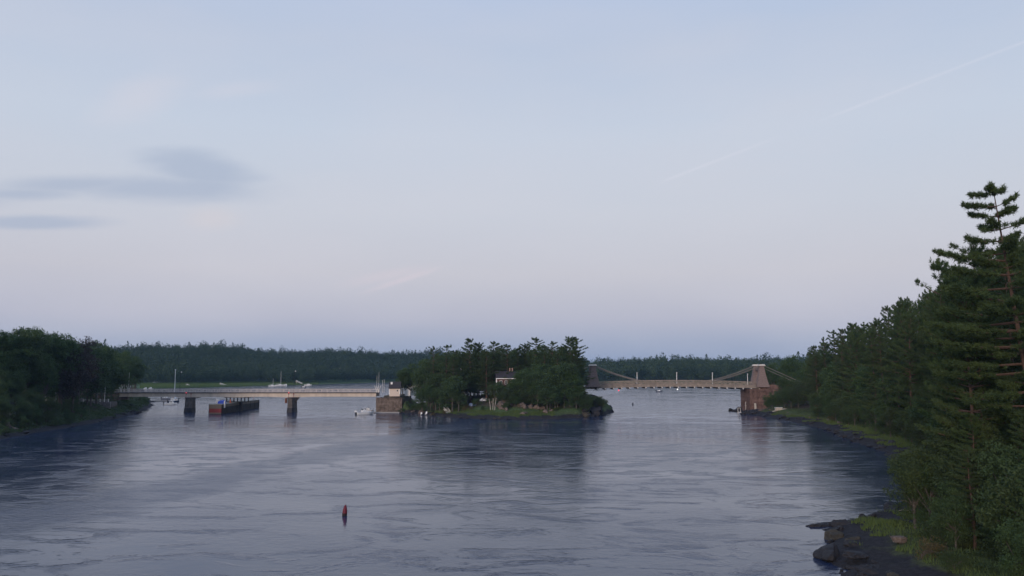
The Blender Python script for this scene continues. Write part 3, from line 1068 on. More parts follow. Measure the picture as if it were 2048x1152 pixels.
# ------------------------------------------------------------------ street furniture on the girder bridge
def barrier_gate(px, Y, top_y, label, lean):
    x = XD(px, Y)
    g = thing('barrier_gate', label, 'barrier', (x, Y, 8.69), 0, 'raised traffic barriers at the bridge ends')
    MB().box(-.35, .35, -.3, .3, 0, 1.3).build('housing', M_OFFW, g)
    zt = PD(px, top_y, Y)[2] - 8.69
    MB().tube([(0, 0, 1.2), (lean, 0, zt)], [.09, .04], 6).build('arm', M_OFFW, g)
    MB().beam((-.2, 0, .9), (-.9, 0, 3.0), .16).beam((.2, 0, .9), (.9, 0, 3.0), .16).build('counterweight_frame', M_OFFW, g)
    return g


barrier_gate(244, 370.5, 752, 'shorter raised white barrier at the left end of the girder bridge', .1)
barrier_gate(259, 369.5, 745, 'taller raised white barrier at the left end of the girder bridge', .1)
barrier_gate(754, 370.5, 751, 'shorter raised white barrier at the island end of girder bridge', .05)
barrier_gate(758, 369.5, 744, 'taller raised white barrier at the island end of girder bridge', .05)


def pole(name, px, y_top, Y, z0, r, m, label, cat, group=None, head=None):
    top = PD(px, y_top, Y)
    o = thing(name, label, cat, (top[0], Y, z0), 0, group)
    h = top[2] - z0
    MB().lathe([(r * 1.3, 0), (r * 1.2, .5), (r, .52), (r * .7, h)], 8).build('pole', m, o)
    if head == 'globe':
        MB().tube([(0, 0, h - .1), (.5, -.2, h + .1)], .05, 5).build('arm', m, o)
        MB().lathe([(.02, -.3), (.26, -.15), (.3, .05), (.18, .28), (.02, .34)], 10, (.55, -.2, h - .1)).build('lamp_head', M_OFFW, o)
    elif head == 'cap':
        MB().lathe([(r * 2, h), (r * 2, h + .12), (.02, h + .25)], 8).build('cap', m, o)
    return o


pole('flag_pole', 351, 740, 372, 8.69, .17, M_WHITE, 'tall bare white pole standing on the left half of girder bridge', 'pole', None, 'cap')
pole('lamp_post', 361, 744, 377, 8.69, .10, M_DARK, 'dark lamp post beside the tall white pole on girder bridge', 'lamp post', 'dark lamp posts on the girder bridge', 'globe')
pole('lamp_post', 589, 742, 377, 8.69, .10, M_DARK, 'dark lamp post above the right pier of the girder bridge', 'lamp post', 'dark lamp posts on the girder bridge', 'globe')
pole('signal_post', 765, 762, 371, 8.6, .09, M_OFFW, 'left of two short pale posts beside the cream toll house', 'post', 'short pale posts by the toll house', 'cap')
pole('signal_post', 768.5, 760.5, 371, 8.6, .09, M_OFFW, 'right of two short pale posts beside the cream toll house', 'post', 'short pale posts by the toll house', 'cap')
pole('sign_post', 250, 761, 369, 8.69, .07, M_OFFW, 'short post between the two left raised barriers', 'post', None, 'cap')
pole('utility_pole', 220, 722, 372, 8.3, .13, M_BARK, 'tall brown utility pole among trees left of the girder bridge', 'pole', None, 'cap')
pole('flag_pole', 211, 763, 352, 5.2, .10, M_WHITE, 'white pole rising behind the fence on the left bank wall', 'pole', None, 'cap')


# ------------------------------------------------------------------ buildings
def window(mb_parent, x, y, z, w, h, frame=M_WHITE):
    f = MB().box(x - w / 2 - .12, x + w / 2 + .12, y - .07, y - .004, z - h / 2 - .12, z + h / 2 + .12).build('window', frame, mb_parent)
    MB().box(x - w / 2, x + w / 2, y - .10, y - .072, z - h / 2, z + h / 2).build('pane', M_GLASS, f)
    MB().box(x - .03, x + .03, y - .125, y - .102, z - h / 2, z + h / 2).build('mullion', frame, f)
    return f


def house(name, label, loc, rz, w, d, h, rh, wall, roof, gable_front=False, eave=.35):
    t = thing(name, label, 'house', loc, rz)
    MB().box(-w / 2, w / 2, -d / 2, d / 2, -1.2, h).build('wall', wall, t)
    if gable_front:
        MB().prism_y([(-w / 2, h + .003), (w / 2, h + .003), (0, h + rh)], -d / 2 + .01, d / 2 - .01).build('gable', wall, t)
        r = MB()
        for sx in (-1, 1):
            r.loft([[(sx * (w / 2 + eave), y, h - eave * rh / (w / 2)), (0, y, h + rh + .02), (0, y, h + rh + .24), (sx * (w / 2 + eave), y, h - eave * rh / (w / 2) + .22)] for y in (-d / 2 - eave, d / 2 + eave)])
        ro = r.build('roof', roof, t)
    else:
        g = MB().loft([[(x, -d / 2 + .01, h + .003), (x, d / 2 - .01, h + .003), (x, 0, h + rh)] for x in (-w / 2 + .01, w / 2 - .01)])
        g.build('gable', wall, t)
        r = MB()
        for sy in (-1, 1):
            r.loft([[(x, sy * (d / 2 + eave), h - eave * rh / (d / 2)), (x, 0, h + rh + .02), (x, 0, h + rh + .24), (x, sy * (d / 2 + eave), h - eave * rh / (d / 2) + .22)] for x in (-w / 2 - eave, w / 2 + eave)])
        ro = r.build('roof', roof, t)
    return t, ro


def buildings():
    # toll house
    x = XD(791, 366)
    t, ro = house('toll_house', 'small cream cottage with steep dark roof at the left end of island', (x, 366.5, 8.3), 0, 4.7, 4.6, 2.6, 2.5, M_CWALL, M_ROOF)
    f = MB().lathe([(.50, -.0), (.50, .06)], 16).build('window', M_WHITE, t, (1.25, -2.303, 1.35))
    f.rotation_euler = (R(90), 0, 0); f.scale = (.72, 1.15, 1)
    g = MB().lathe([(.38, .065), (.38, .08)], 16).build('pane', M_GLASS, f)
    for sx in (-1, 1):
        MB().box(sx * 2.36 - .14, sx * 2.36 + .14, -2.36, -2.303, -.3, 2.55).build('corner_board', M_WHITE, t)
    MB().box(-1.95, -1.15, -1.1, -.3, 4.0, 5.0).box(-2.05, -1.05, -1.2, -.2, 5.005, 5.15).build('dormer_box', M_WHITE, ro)
    # white shed and cottage behind it, in the trees
    t, ro = house('garden_shed', 'small white gabled shed right of the toll house under trees', (XD(816.5, 372), 372, 8.3), R(0), 2.4, 3.0, 1.2, 1.0, M_WHITE, M_ROOF, True, .2)
    t, ro = house('white_cottage', 'long low white building half hidden by trees near the toll house', (XD(833, 381), 381, 8.3), 0, 7.5, 4, 1.8, 1.6, M_WHITE, M_OFFW)
    # big house on the island
    x = XD(1022, 350)
    t, ro = house('island_house', 'large dark red house with white trim among the island trees', (x, 350, 7.4), R(4), 13, 9, 8.2, 2.6, M_REDW, M_ROOF)
    for sx, zz in ((-4.6, 6.2), (-2.4, 6.2), (0, 6.2), (2.4, 6.2), (4.6, 6.2), (-4.6, 2.6), (-2.4, 2.6), (2.4, 2.6), (4.6, 2.6)):
        window(t, sx, -4.5, zz, .9, 1.5)
    for sx in (-1, 1):
        MB().box(sx * 6.5 - .2, sx * 6.5 + .2, -4.56, -4.503, -.5, 8.1).build('corner_board', M_WHITE, t)
    MB().box(-6.8, 6.8, -4.95, -4.75, 7.75, 8.05).build('eave_board', M_WHITE, t)
    for dx in (-.75, .35):
        MB().box(dx, dx + .42, -.3, .3, 9.6, 12.4).build('chimney', M_BRICK, ro)
    MB().box(-.55, .55, -4.6, -4.52, 0, 2.2).build('door', M_OFFW, t)
    pr = MB()
    pr.box(-2.4, 2.4, -6.6, -4.52, 2.75, 2.95)
    pr.build('porch_roof', M_OFFW, t)
    for sx in (-2.2, 0, 2.2):
        MB().box(sx - .1, sx + .1, -6.5, -6.3, 0, 2.745).build('porch_post', M_WHITE, t)
    # wing with pale gable
    x = XD(1046, 345)
    t, ro = house('gabled_house', 'grey gabled house with white windows right of the red island house', (x, 345, 6.8), R(-12), 7, 7, 7.4, 3.6, mat('grey_siding', (.22, .2, .19), .85, .2, 2), M_OFFW, True)
    for sx, zz in ((-1.8, 2), (0, 2), (1.8, 2), (-1.8, 5.4), (0, 5.4), (1.8, 5.4), (0, 8.4)):
        window(t, sx, -3.5, zz, .9, 1.4)
    # white house high in the trees
    x = XD(912, 362)
    t, ro = house('white_house', 'white clapboard house almost hidden behind the middle island trees', (x, 362, 8.3), R(10), 8, 7, 7.6, 2.6, M_WHITE, M_ROOF)
    for sx, zz in ((-2.4, 5.4), (0, 5.4), (2.4, 5.4), (-2.4, 2), (2.4, 2)):
        window(t, sx, -3.5, zz, .9, 1.4, M_OFFW)
    MB().box(1.9, 2.5, -.3, .3, 9.6, 11.6).build('chimney', M_WHITE, ro)
    # house on the far hillside
    for HY in np.arange(960, 1300, 4.0):      # where the sight line meets the slope
        p = PD(676, 751, HY)
        if FB.z(p[0], HY) >= p[2] - .3: break
    t, ro = house('far_house', 'white and red house in a gap of the far wooded hillside', (p[0] + 3, HY, p[2]), R(-8), 11, 9, 6.0, 4.2, mat('faded_red_siding', (.13, .085, .085), .85, .2, 2), M_ROOF, True)
    for sx, zz in ((-3.2, 1.8), (0, 1.8), (3.2, 1.8), (-3.2, 4.6), (3.2, 4.6), (0, 4.8)):
        window(t, sx, -4.5, zz, 1.5, 1.7)
    for sx in (-1, 1):
        MB().box(sx * 5.5 - .4, sx * 5.5 + .4, -4.7, -4.503, 0, 6).build('corner_board', M_WHITE, t)
    MB().box(-11, -5.6, -3, 4, -1, 3.6).build('side_wing', mat('grey_clapboard', (.34, .34, .35), .85, .2, 2), t)
    MB().box(-.6, .6, -.6, .6, 9.5, 11.6).build('chimney', M_WHITE, ro)
    FAR_GAP.append((p[0], HY))
    # left bank houses showing through the trees
    x = XD(90, 318)
    t, ro = house('hillside_house', 'pale gabled house showing through the left bank trees', (x, 318, LB.z(x, 318)), R(20), 8, 8, 6.0, 3.0, M_OFFW, M_ROOF, True)
    for sx, zz in ((-2, 2), (2, 2), (-2, 4.6), (2, 4.6)):
        window(t, sx, -4.0, zz, .9, 1.4)
    x = XD(8, 262)
    t, ro = house('shore_house', 'low grey house at the far left edge near the shore', (x, 262, LB.z(x, 262)), R(10), 8, 6, 3.0, 2.0, M_OFFW, M_ROOF)
    window(t, -2, -3, 1.6, 1, 1.3); window(t, 1.5, -3, 1.6, 1, 1.3)


FAR_GAP = []
buildings()


# ------------------------------------------------------------------ left bank wall, fence
def left_wall():
    rng = random.Random(9)
    a, b_ = XD(166, 345), XD(224, 345)
    w = thing('retaining_wall', 'grey stone retaining wall on the left bank below the fence', 'wall', (a, 345, 0))
    MB().box(.2, b_ - a - .2, .4, 6.5, .2, 5.35).build('core', M_PIER, w)
    m = MB()
    stone_courses(m, 0, b_ - a, 0, 1.0, 5.4, .7, 1.3, .5, rng)
    tag(m.build('stonework', mat('pale_granite', (.22, .20, .20), .9, .35, .8, .6, 5), w), kind='stuff')
    f = thing('fence', 'white post fence along the top of left bank wall', 'fence', (a, 345.8, 5.3))
    pm = MB().box(-.13, .13, -.13, .13, 0, 1.25).box(-.18, .18, -.18, .18, 1.252, 1.35).mesh('post', M_OFFW)
    n = 7
    for i in range(n):
        link('post', pm, f, ((b_ - a) * (i + .3) / n, 0, 0))
    MB().box(.3, b_ - a - 1.0, -.04, .04, .55, .65).build('rail', M_OFFW, f)
    MB().box(.3, b_ - a - 1.0, -.04, .04, .95, 1.05).build('rail', M_OFFW, f)


left_wall()


# ------------------------------------------------------------------ boats
def hull_secs(L, B, Hh, n=9, bow=.5, tr=.82):
    secs = []
    for i in range(n):
        t = i / (n - 1)
        w = B / 2 * (tr + (1 - tr) * math.sin(t * 2.0)) * (1 - max(0, (t - bow) / (1 - bow)) ** 2.2 * .98)
        sh = Hh * (1 + .35 * t * t)
        x = L * (t - .5) + (.12 * L * max(0, t - .8) / .2 * 0)
        kz = -.25 + .35 * max(0, t - .7) / .3
        secs.append([(x, -w * .25, kz), (x, -w * .82, kz + .28 * Hh), (x + .03 * L * t, -w, sh), (x + .03 * L * t, -w + .12 * w, sh + .02),
                     (x + .03 * L * t, w - .12 * w, sh + .02), (x + .03 * L * t, w, sh), (x, w * .82, kz + .28 * Hh), (x, w * .25, kz)])
    return secs


def motorboat(label, x, y, rz, L=6.5, B=2.3, hull=M_WHITE, outb=1, style='console', group=None, tower=False):
    b = thing('motorboat', label, 'boat', (x, y, .04), rz, group)
    Hh = .8 if L > 5 else .55
    MB().loft(hull_secs(L, B, Hh)).build('hull', hull, b, smooth=False)
    MB().box(-L * .42, L * .05, -B * .36, B * .36, Hh * 1.0 + .03, Hh * 1.0 + .10).build('cockpit', M_GREYH, b)
    if style == 'console':
        c = MB().loft([[(-.5, -.55, Hh + .1), (.55, -.55, Hh + .1), (.55, .55, Hh + .1), (-.5, .55, Hh + .1)], [(-.4, -.5, Hh + 1.1), (.3, -.5, Hh + 1.1), (.3, .5, Hh + 1.1), (-.4, .5, Hh + 1.1)]]).build('console', M_WHITE, b)
        MB().loft([[(.3, -.5, Hh + 1.1), (.36, -.5, Hh + 1.1), (.36, .5, Hh + 1.1), (.3, .5, Hh + 1.1)], [(.05, -.42, Hh + 1.6), (.1, -.42, Hh + 1.6), (.1, .42, Hh + 1.6), (.05, .42, Hh + 1.6)]]).build('windscreen', M_GLASS, c)
        MB().box(-1.5, -.9, -.5, .5, Hh + .1, Hh + .9).build('seat', M_WHITE, b)
    elif style == 'cabin':
        c = MB().loft([[(-L * .12, -B * .38, Hh), (L * .30, -B * .30, Hh), (L * .30, B * .30, Hh), (-L * .12, B * .38, Hh)], [(-L * .10, -B * .34, Hh + 1.2), (L * .18, -B * .26, Hh + 1.1), (L * .18, B * .26, Hh + 1.1), (-L * .10, B * .34, Hh + 1.2)]]).build('cabin', M_WHITE, b)
        MB().box(-L * .08, L * .14, -B * .375, B * .375, Hh + .55, Hh + .95).build('window', M_GLASS, c)
    if tower:
        t = MB()
        for sx, sy in ((-.6, -.8), (-.6, .8), (.5, -.8), (.5, .8)):
            t.tube([(sx, sy, Hh), (sx * .8, sy * .8, Hh + 2.2)], .04, 5)
        t.build('t_top_frame', M_OFFW, b)
        for k in (-.5, .5):
            MB().tube([(-.8, k, Hh + 1.6), (-1.3, k * 1.4, Hh + 3.4)], .02, 4).build('rod', M_DARK, b)
    for k in range(outb):
        yy = (k - (outb - 1) / 2) * .75
        e = MB().loft([[(-L / 2 - .65, yy - .24, Hh + .15), (-L / 2 - .02, yy - .24, Hh + .15), (-L / 2 - .02, yy + .24, Hh + .15), (-L / 2 - .65, yy + .24, Hh + .15)], [(-L / 2 - .6, yy - .2, Hh + .85), (-L / 2 - .1, yy - .2, Hh + .75), (-L / 2 - .1, yy + .2, Hh + .75), (-L / 2 - .6, yy + .2, Hh + .85)]]).build('outboard_motor', M_WHITE if outb == 2 else M_ENG, b)
        MB().box(-L / 2 - .5, -L / 2 - .2, yy - .1, yy + .1, -.4, Hh + .15).build('motor_leg', M_ENG, e)
    return b


def sailboat(label, x, y, rz, L, mast, group=None):
    b = thing('sailboat', label, 'boat', (x, y, .04), rz, group)
    MB().loft(hull_secs(L, L * .3, L * .11, bow=.35, tr=.7)).build('hull', M_WHITE, b)
    MB().loft([[(-L * .15, -.8, L * .11), (L * .2, -.6, L * .11), (L * .2, .6, L * .11), (-L * .15, .8, L * .11)], [(-L * .13, -.7, L * .11 + .7), (L * .12, -.5, L * .11 + .5), (L * .12, .5, L * .11 + .5), (-L * .13, .7, L * .11 + .7)]]).build('cabin', M_WHITE, b)
    MB().lathe([(.14, .5), (.10, mast)], 8, (L * .08, 0, 0)).build('mast', M_WHITE, b)
    MB().tube([(L * .08, 0, 2.0), (-L * .38, 0, 2.1)], .16, 6).build('boom', M_OFFW, b)
    for s_ in (-1, 1):
        MB().tube([(L * .08, 0, mast * .95), (L * .05, s_ * L * .14, L * .12)], .015, 3).build('shroud', M_DARK, b)
    return b


def dock(label, x, y, rz, L, B, group=None, name='dock', cat='dock', z=0.0, m=M_WOODL):
    d = thing(name, label, cat, (x, y, z), rz, group)
    MB().box(-L / 2, L / 2, -B / 2, B / 2, .03, .36).build('float', M_GREYH, d)
    n = max(3, int(L / 1.2))
    pl = MB().box(-L / n / 2 + .02, L / n / 2 - .02, -B / 2 - .04, B / 2 + .04, .362, .45).mesh('plank', m)
    for i in range(n):
        link('plank', pl, d, (-L / 2 + (i + .5) * L / n, 0, 0))
    return d


p = P(728, 829)
motorboat('white motorboat with twin outboards at the island dock', p[0], p[1] + 2.0, R(40), 8.0, 2.6, M_WHITE, 2, 'console', None, True)
p2 = P(741, 823.5)
motorboat('small white skiff behind the twin outboard boat at the dock', p2[0] - 1.2, p2[1] + 1, R(30), 5.0, 1.9, M_WHITE, 1, 'console')
dock('pale floating dock along the foot of the island quay wall', XD(772, 357.5), 357.8, 0, 12.5, 1.8)

for (px, py, rz, L, hull, st, lb) in ((341, 809.5, 20, 6.2, M_WHITE, 'cabin', 'white cabin motorboat nearest the bridge under its left span'),
                                      (347, 805, 10, 6.0, M_BLUEH, 'console', 'dark hulled motorboat moored behind the white cabin boat under bridge'),
                                      (349, 800.5, 160, 6.0, M_WHITE, 'cabin', 'white motorboat beyond the left span of the girder bridge'),
                                      (333, 799, 10, 5.5, M_GREYH, 'console', 'grey skiff tied to the dock beyond the left span')):
    q = P(px, py)
    motorboat(lb, q[0], q[1], R(rz), L, 2.3, hull, 1, st, 'boats moored beyond the left span')
q = P(322, 803)
dock('grey floating dock with moored boats beyond the left span', q[0], q[1], R(8), 13, 2.2, m=M_WOOD)

q = P(562, 771.5); sailboat('larger sailboat with tall white mast moored on the far water', q[0], q[1] - 4, R(20), 10, 16, 'sailboats on the far water')
q = P(547, 772.5); sailboat('smaller sailboat left of the tall masted one on far water', q[0], q[1] - 4, R(5), 8, 8.2, 'sailboats on the far water')
q = P(573, 771.5); motorboat('white boat with raised canopy right of the tall masted sailboat', q[0], q[1] - 3, R(100), 6.5, 3.0, M_WHITE, 1, 'cabin')
q = P(617, 770.8); motorboat('white cabin cruiser moored right of the sailboats on far water', q[0], q[1] - 3, R(0), 8, 3.0, M_WHITE, 1, 'cabin')
q = P(608, 776.0); motorboat('small dark boat on open water beyond the girder bridge', q[0], q[1], R(0), 4.5, 1.8, M_BLUEH, 1, 'console')
for px, py, L, lb in ((294, 779.2, 5.5, 'left of two white boats moored at the marsh edge'), (304, 778.6, 5.5, 'right of two white boats moored at the marsh edge')):
    q = P(px, py)
    motorboat(lb, q[0], q[1] - 3, R(150), L, 2.4, M_WHITE, 1, 'cabin', 'white boats at the marsh edge')
q = P(1319, 784); motorboat('small dark skiff on the water beyond the suspension bridge', q[0], q[1], R(5), 5, 1.9, M_BLUEH, 1, 'console')


def gangway(label, pxa, pya, pxb, pyb, Y, w=1.8):
    a, b_ = PD(pxa, pya, Y), PD(pxb, pyb, Y - 12)
    g = thing('gangway', label, 'gangway', tuple(b_), 0, 'gangways on the far marsh')
    d = a - b_
    MB().beam((0, 0, 0), tuple(d), w, .35).build('ramp', M_WOODL, g)
    for s_ in (-.8, .8):
        m = MB()
        m.beam((0, s_, 1.0), (d[0], d[1] + s_, d[2] + 1.0), .16)
        m.build('hand_rail', M_OFFW, g)
    for k in (0.1, 0.9):
        MB().box(-.15, .15, -.15, .15, -2.4, 1.0).build('pile', M_OFFW, g, tuple(d * k))


gangway('pale sloping gangway on the marsh behind the left pier', 373, 769.5, 385, 775, 860)
gangway('pale sloping gangway on the marsh above the fender pier', 440, 767.5, 456, 773, 880)
gangway('pale sloping gangway on the bank left of the white cruiser', 592, 762, 605, 768, 950)
q = PD(313.5, 766.5, 930)
o = thing('boat_shed', 'long low white shed on the green marsh left of the white pole', 'shed', (q[0], 930, 1.0))
MB().box(-4.3, 4.3, -2, 2, -.6, 1.6).build('wall', M_WHITE, o)
MB().loft([[(x_, -2.3, 1.605), (x_, 2.3, 1.605), (x_, 0, 2.4)] for x_ in (-4.5, 4.5)]).build('roof', M_OFFW, o)
MB().box(-.8, .8, -2.06, -2.003, -.4, 1.3).build('door', M_GREYH, o)

# ------------------------------------------------------------------ buoys and marks
def nun_buoy(label, px, py, h, m, md):
    q = P(px, py)
    b = thing('nun_buoy', label, 'buoy', (q[0], q[1], -.05))
    b.rotation_euler = (R(-2), R(4), 0)
    b.scale = (.78, .78, .86)
    MB().lathe([(.30, -.5), (.42, -.1), (.43, .42)], 16).build('waterline_band', md, b, smooth=False)
    MB().lathe([(.425, .425), (.41, .55), (.385, .85), (.30, 1.2), (.17, h - .12), (.14, h - .02), (.05, h)], 16).build('cone', m, b)
    MB().tube([(-.12, 0, h - .02), (-.10, 0, h + .14), (.10, 0, h + .14), (.12, 0, h - .02)], .025, 5).build('lifting_ring', md, b)


nun_buoy('red conical nun buoy in the middle of the near river', 689, 1031, 1.68, M_BUOY, M_BUOYD)
nun_buoy('small dark buoy on the water right of the island rocks', 1265.5, 810, 1.5, M_BUOYD, M_BUOYD)


def marks():
    for px, z0, h, Y, lb in ((1476, .75, 1.7, 352, 'small white framed marker on the rocks before the right abutment'), (1491.5, 2.6, 1.6, 372, 'white railed platform at the left side of the right abutment')):
        m = thing('channel_marker', lb, 'marker', (XD(px, Y), Y, z0))
        for sx in (-1, 1):
            MB().box(sx * .55 - .08, sx * .55 + .08, -.1, .1, -z0 - .3, h).build('post', M_OFFW, m)
        MB().box(-.64, .64, -.12, .12, h + .004, h + .16).build('top_bar', M_OFFW, m)
        MB().box(-.8, .8, -.6, .6, -.15, 0).build('base', M_OFFW, m)
        MB().box(-.4, .4, -.05, .05, .4, h - .25).build('dark_board', M_ENG, m)


marks()


def grounded_dock():
    a, b_ = P(1533, 822), P(1560, 817)
    x0, y0 = XD(1536, 338), 338
    d = thing('grounded_ramp', 'weathered wooden ramp lying on the grass right of the abutment', 'ramp', (x0, y0, RB.z(x0, y0) + .15), R(20))
    n = 9
    pl = MB().box(.03, .9, -.9, .9, 0, .12).mesh('plank', M_WOODL)
    for i in range(n):
        link('plank', pl, d, (i * .93, 0, i * .15 + .13))
    for s_ in (-.7, .7):
        MB().beam((0, s_, .05), (n * .93, s_, .05 + n * .15), .15, .14).build('stringer', M_WOOD, d)
    x1, y1 = XD(1556, 338), 339
    o = thing('storage_box', 'white box at the upper end of the grounded wooden ramp', 'box', (x1, y1, RB.z(x1, y1)))
    MB().box(-1.4, 1.4, -.7, .7, .0, 1.1).build('body', M_WOODL, o)
    MB().box(-1.5, 1.5, -.8, .8, 1.102, 1.25).build('lid', M_OFFW, o)


grounded_dock()


# ------------------------------------------------------------------ island details
def car(label, x, y, z, rz, paint):
    c = thing('parked_car', label, 'car', (x, y, z), rz, 'cars parked on the island')
    prof = [(-2.2, .35), (2.15, .35), (2.25, .7), (2.1, .85), (1.2, .98), (.6, 1.45), (-1.1, 1.48), (-1.8, 1.0), (-2.2, .95)]
    w = .87
    MB().prism_y(prof, -w, w).build('body', paint, c)
    MB().prism_y([(1.02, 1.0), (.52, 1.38), (-1.02, 1.40), (-1.55, 1.02)], -w - .015, w + .015).build('window', M_GLASS, c)
    for sx in (-1.35, 1.35):
        for sy in (-1, 1):
            wh = MB().lathe([(.16, -.11), (.33, -.10), (.33, .10), (.16, .11)], 14).build('wheel', M_RUB, c, (sx, sy * .80, .33))
            wh.rotation_euler = (R(90), 0, 0)
            MB().lathe([(.02, -.13), (.2, -.125), (.2, .125), (.02, .13)], 10).build('rim', M_OFFW, wh)
    for sy in (-.6, .6):
        MB().cbox((2.22, sy, .68), (.06, .34, .16)).build('headlight', M_OFFW, c)


def isl(px, Y):
    x = XD(px, Y)
    return x, Y, IS.z(x, Y)


x, y, z = isl(946, 343); car('pale blue car parked on the island slope left of white car', x, y, z, R(65), M_CARB)
x, y, z = isl(970, 347); car('white car parked on the island slope behind the bushes', x, y, z, R(15), M_CARW)


def lawn_chair(label, x, y, z, rz):
    c = thing('lawn_chair', label, 'chair', (x, y, z), rz, 'white lawn chairs by the island shore')
    MB().box(-.35, .35, -.35, .35, .38, .45).build('seat', M_WHITE, c)
    MB().loft([[(-.35, .3, .46), (.35, .3, .46), (.35, .36, .46), (-.35, .36, .46)], [(-.3, .65, 1.25), (.3, .65, 1.25), (.3, .71, 1.25), (-.3, .71, 1.25)]]).build('backrest', M_WHITE, c)
    lg = MB().box(-.05, .05, -.05, .05, 0, .378).mesh('leg', M_WHITE)
    for sx in (-.3, .3):
        for sy in (-.28, .28):
            link('leg', lg, c, (sx, sy, 0))
        MB().box(sx - .08, sx + .08, -.35, .4, .62, .67).build('armrest', M_WHITE, c)


x, y, z = isl(844, 345); lawn_chair('left of two white lawn chairs near the island shore', x, y, z, R(10))
x, y, z = isl(853, 343); lawn_chair('right of two white lawn chairs near the island shore', x, y, z, R(-15))


def stairs():
    a, b_ = isl(891, 349), isl(897, 338)
    s = thing('garden_stairs', 'white railed wooden stairs descending the island slope', 'stairs', b_, 0)
    d = Vector((a[0] - b_[0], a[1] - b_[1], a[2] - b_[2] + .3))
    n = 12
    tr = MB().box(-.7, .7, -.22, .22, -.05, .03).mesh('tread', M_OFFW)
    for i in range(n):
        q = d * (i / (n - 1))
        link('tread', tr, s, (q.x, q.y, q.z + .25))
    for sx in (-.75, .75):
        MB().beam((sx, 0, 1.25), (d.x + sx, d.y, d.z + 1.25), .14).build('hand_rail', M_WHITE, s)
        for k in (0, .33, .66, 1):
            MB().box(-.07, .07, -.07, .07, -.6, 1.25).build('baluster', M_WHITE, s, (d.x * k + sx, d.y * k, d.z * k))


stairs()
for i, (px, tl) in enumerate(((979.5, -.14), (984, .02), (987.5, .12))):
    x, y, z = isl(px + 2, 329)
    o = MB().tube([(0, 0, -.4), (tl * 1.4, 0, 2.0), (tl * 5, 0, 4.8)], [.16, .13, .08], 7).build('birch_trunk', M_BIRCH)
    o.location = (x, y, z)
    tag(o, ('leftmost pale bare trunk leaning left above island boulders', 'middle pale bare trunk above the island boulders', 'rightmost pale bare trunk above the island boulders')[i], 'tree trunk', 'pale trunks above the boulders')


# ------------------------------------------------------------------ boulders
def rock_mesh(seed, m, sub=3):
    import bmesh
    bm = bmesh.new()
    bmesh.ops.create_icosphere(bm, subdivisions=sub, radius=1)
    rng = np.random.RandomState(seed)
    pl = unit(rng.normal(size=(14, 3)))
    of = rng.uniform(.45, .9, 14)
    ph = rng.uniform(0, 6.28, (10, 1))
    kk = rng.normal(0, 1, (10, 3)) * np.linspace(2.5, 9, 10)[:, None]
    P_ = np.array([v.co for v in bm.verts])
    for k in range(14):
        e = np.maximum(P_ @ pl[k] - of[k], 0)
        P_ = P_ - pl[k] * (e * .95)[:, None]
    nz = (np.sin(kk @ P_.T + ph) / np.linspace(1, 3, 10)[:, None]).sum(0)
    P_ = P_ * (1 + .055 * nz)[:, None] + rng.normal(0, .022, P_.shape)
    # bedding steps
    P_[:, 2] = np.round(P_[:, 2] * 5) / 5 * .55 + P_[:, 2] * .45
    for v, c in zip(bm.verts, P_):
        v.co = c
    me = bpy.data.meshes.new('boulder')
    bm.to_mesh(me)
    bm.free()
    me.materials.append(m)
    return me


ROCKD = [rock_mesh(s, M_ROCK) for s in (1, 2, 3, 4)]
ROCKB = [rock_mesh(s, M_ROCKB) for s in (5, 6, 7)]
ROCKM = [rock_mesh(s, M_ROCKM) for s in (8, 9, 10)]


def boulder(me, x, y, z, s, label, group=None, rz=None):
    o = link('boulder', me, None, (x, y, z))
    o.scale = s
    o.rotation_euler = (random.uniform(-.2, .2), random.uniform(-.2, .2), random.uniform(0, 6.28) if rz is None else rz)
    return tag(o, label, 'rock', group)


def hero_rocks():
    for px, py, s, m, lb in ((1658, 1112, (1.9, 1.6, 1.25), ROCKD[0], 'largest dark rock at the water edge, lower right'),
                             (1640, 1052, (2.1, 1.0, .8), ROCKD[1], 'long low dark rock jutting left into the river'),
                             (1682, 1052, (1.6, 1.0, .75), ROCKD[2], 'dark rock between the long jutting rock and the grass'),
                             (1668, 1078, (1.6, 1.4, 1.1), ROCKM[0], 'brownish mossy rock above the largest dark rock'),
                             (1708, 1082, (1.2, 1.0, .8), ROCKM[1], 'mossy rock below the bright grass patch, lower right'),
                             (1728, 1036, (.8, .7, .6), ROCKD[3], 'round dark rock standing alone in the cove water'),
                             (1703, 1046, (.9, .7, .5), ROCKD[0], 'small dark rock where the cove meets the grass'),
                             (1710, 1110, (1.2, 1.0, .6), ROCKD[1], 'broad dark rock slab right of the largest dark rock'),
                             (1796, 1078, (1.1, .6, .5), ROCKB[0], 'pinkish brown rock in the grass at lower right'),
                             (1735, 1146, (1.3, 1.0, .6), ROCKD[2], 'dark rock slab at the bottom edge of picture')):
        q = P(px, py)
        z = max(-.1, RB.z(q[0], q[1])) + .05
        q = P(px, py, max(0, z))
        boulder(m, q[0], q[1], z, s, lb, None, random.uniform(-.3, .3))
    for k, (px, py) in enumerate(((1676, 1129), (1684, 1130), (1683, 1143), (1686, 1150), (1688, 1137), (1681, 1146))):
        q = P(px, py)
        boulder(ROCKD[k % 4], q[0], q[1], .02, (.28, .22, .2), 'tiny dark stone awash in the shallows at the bottom right', 'tiny stones in the shallows')


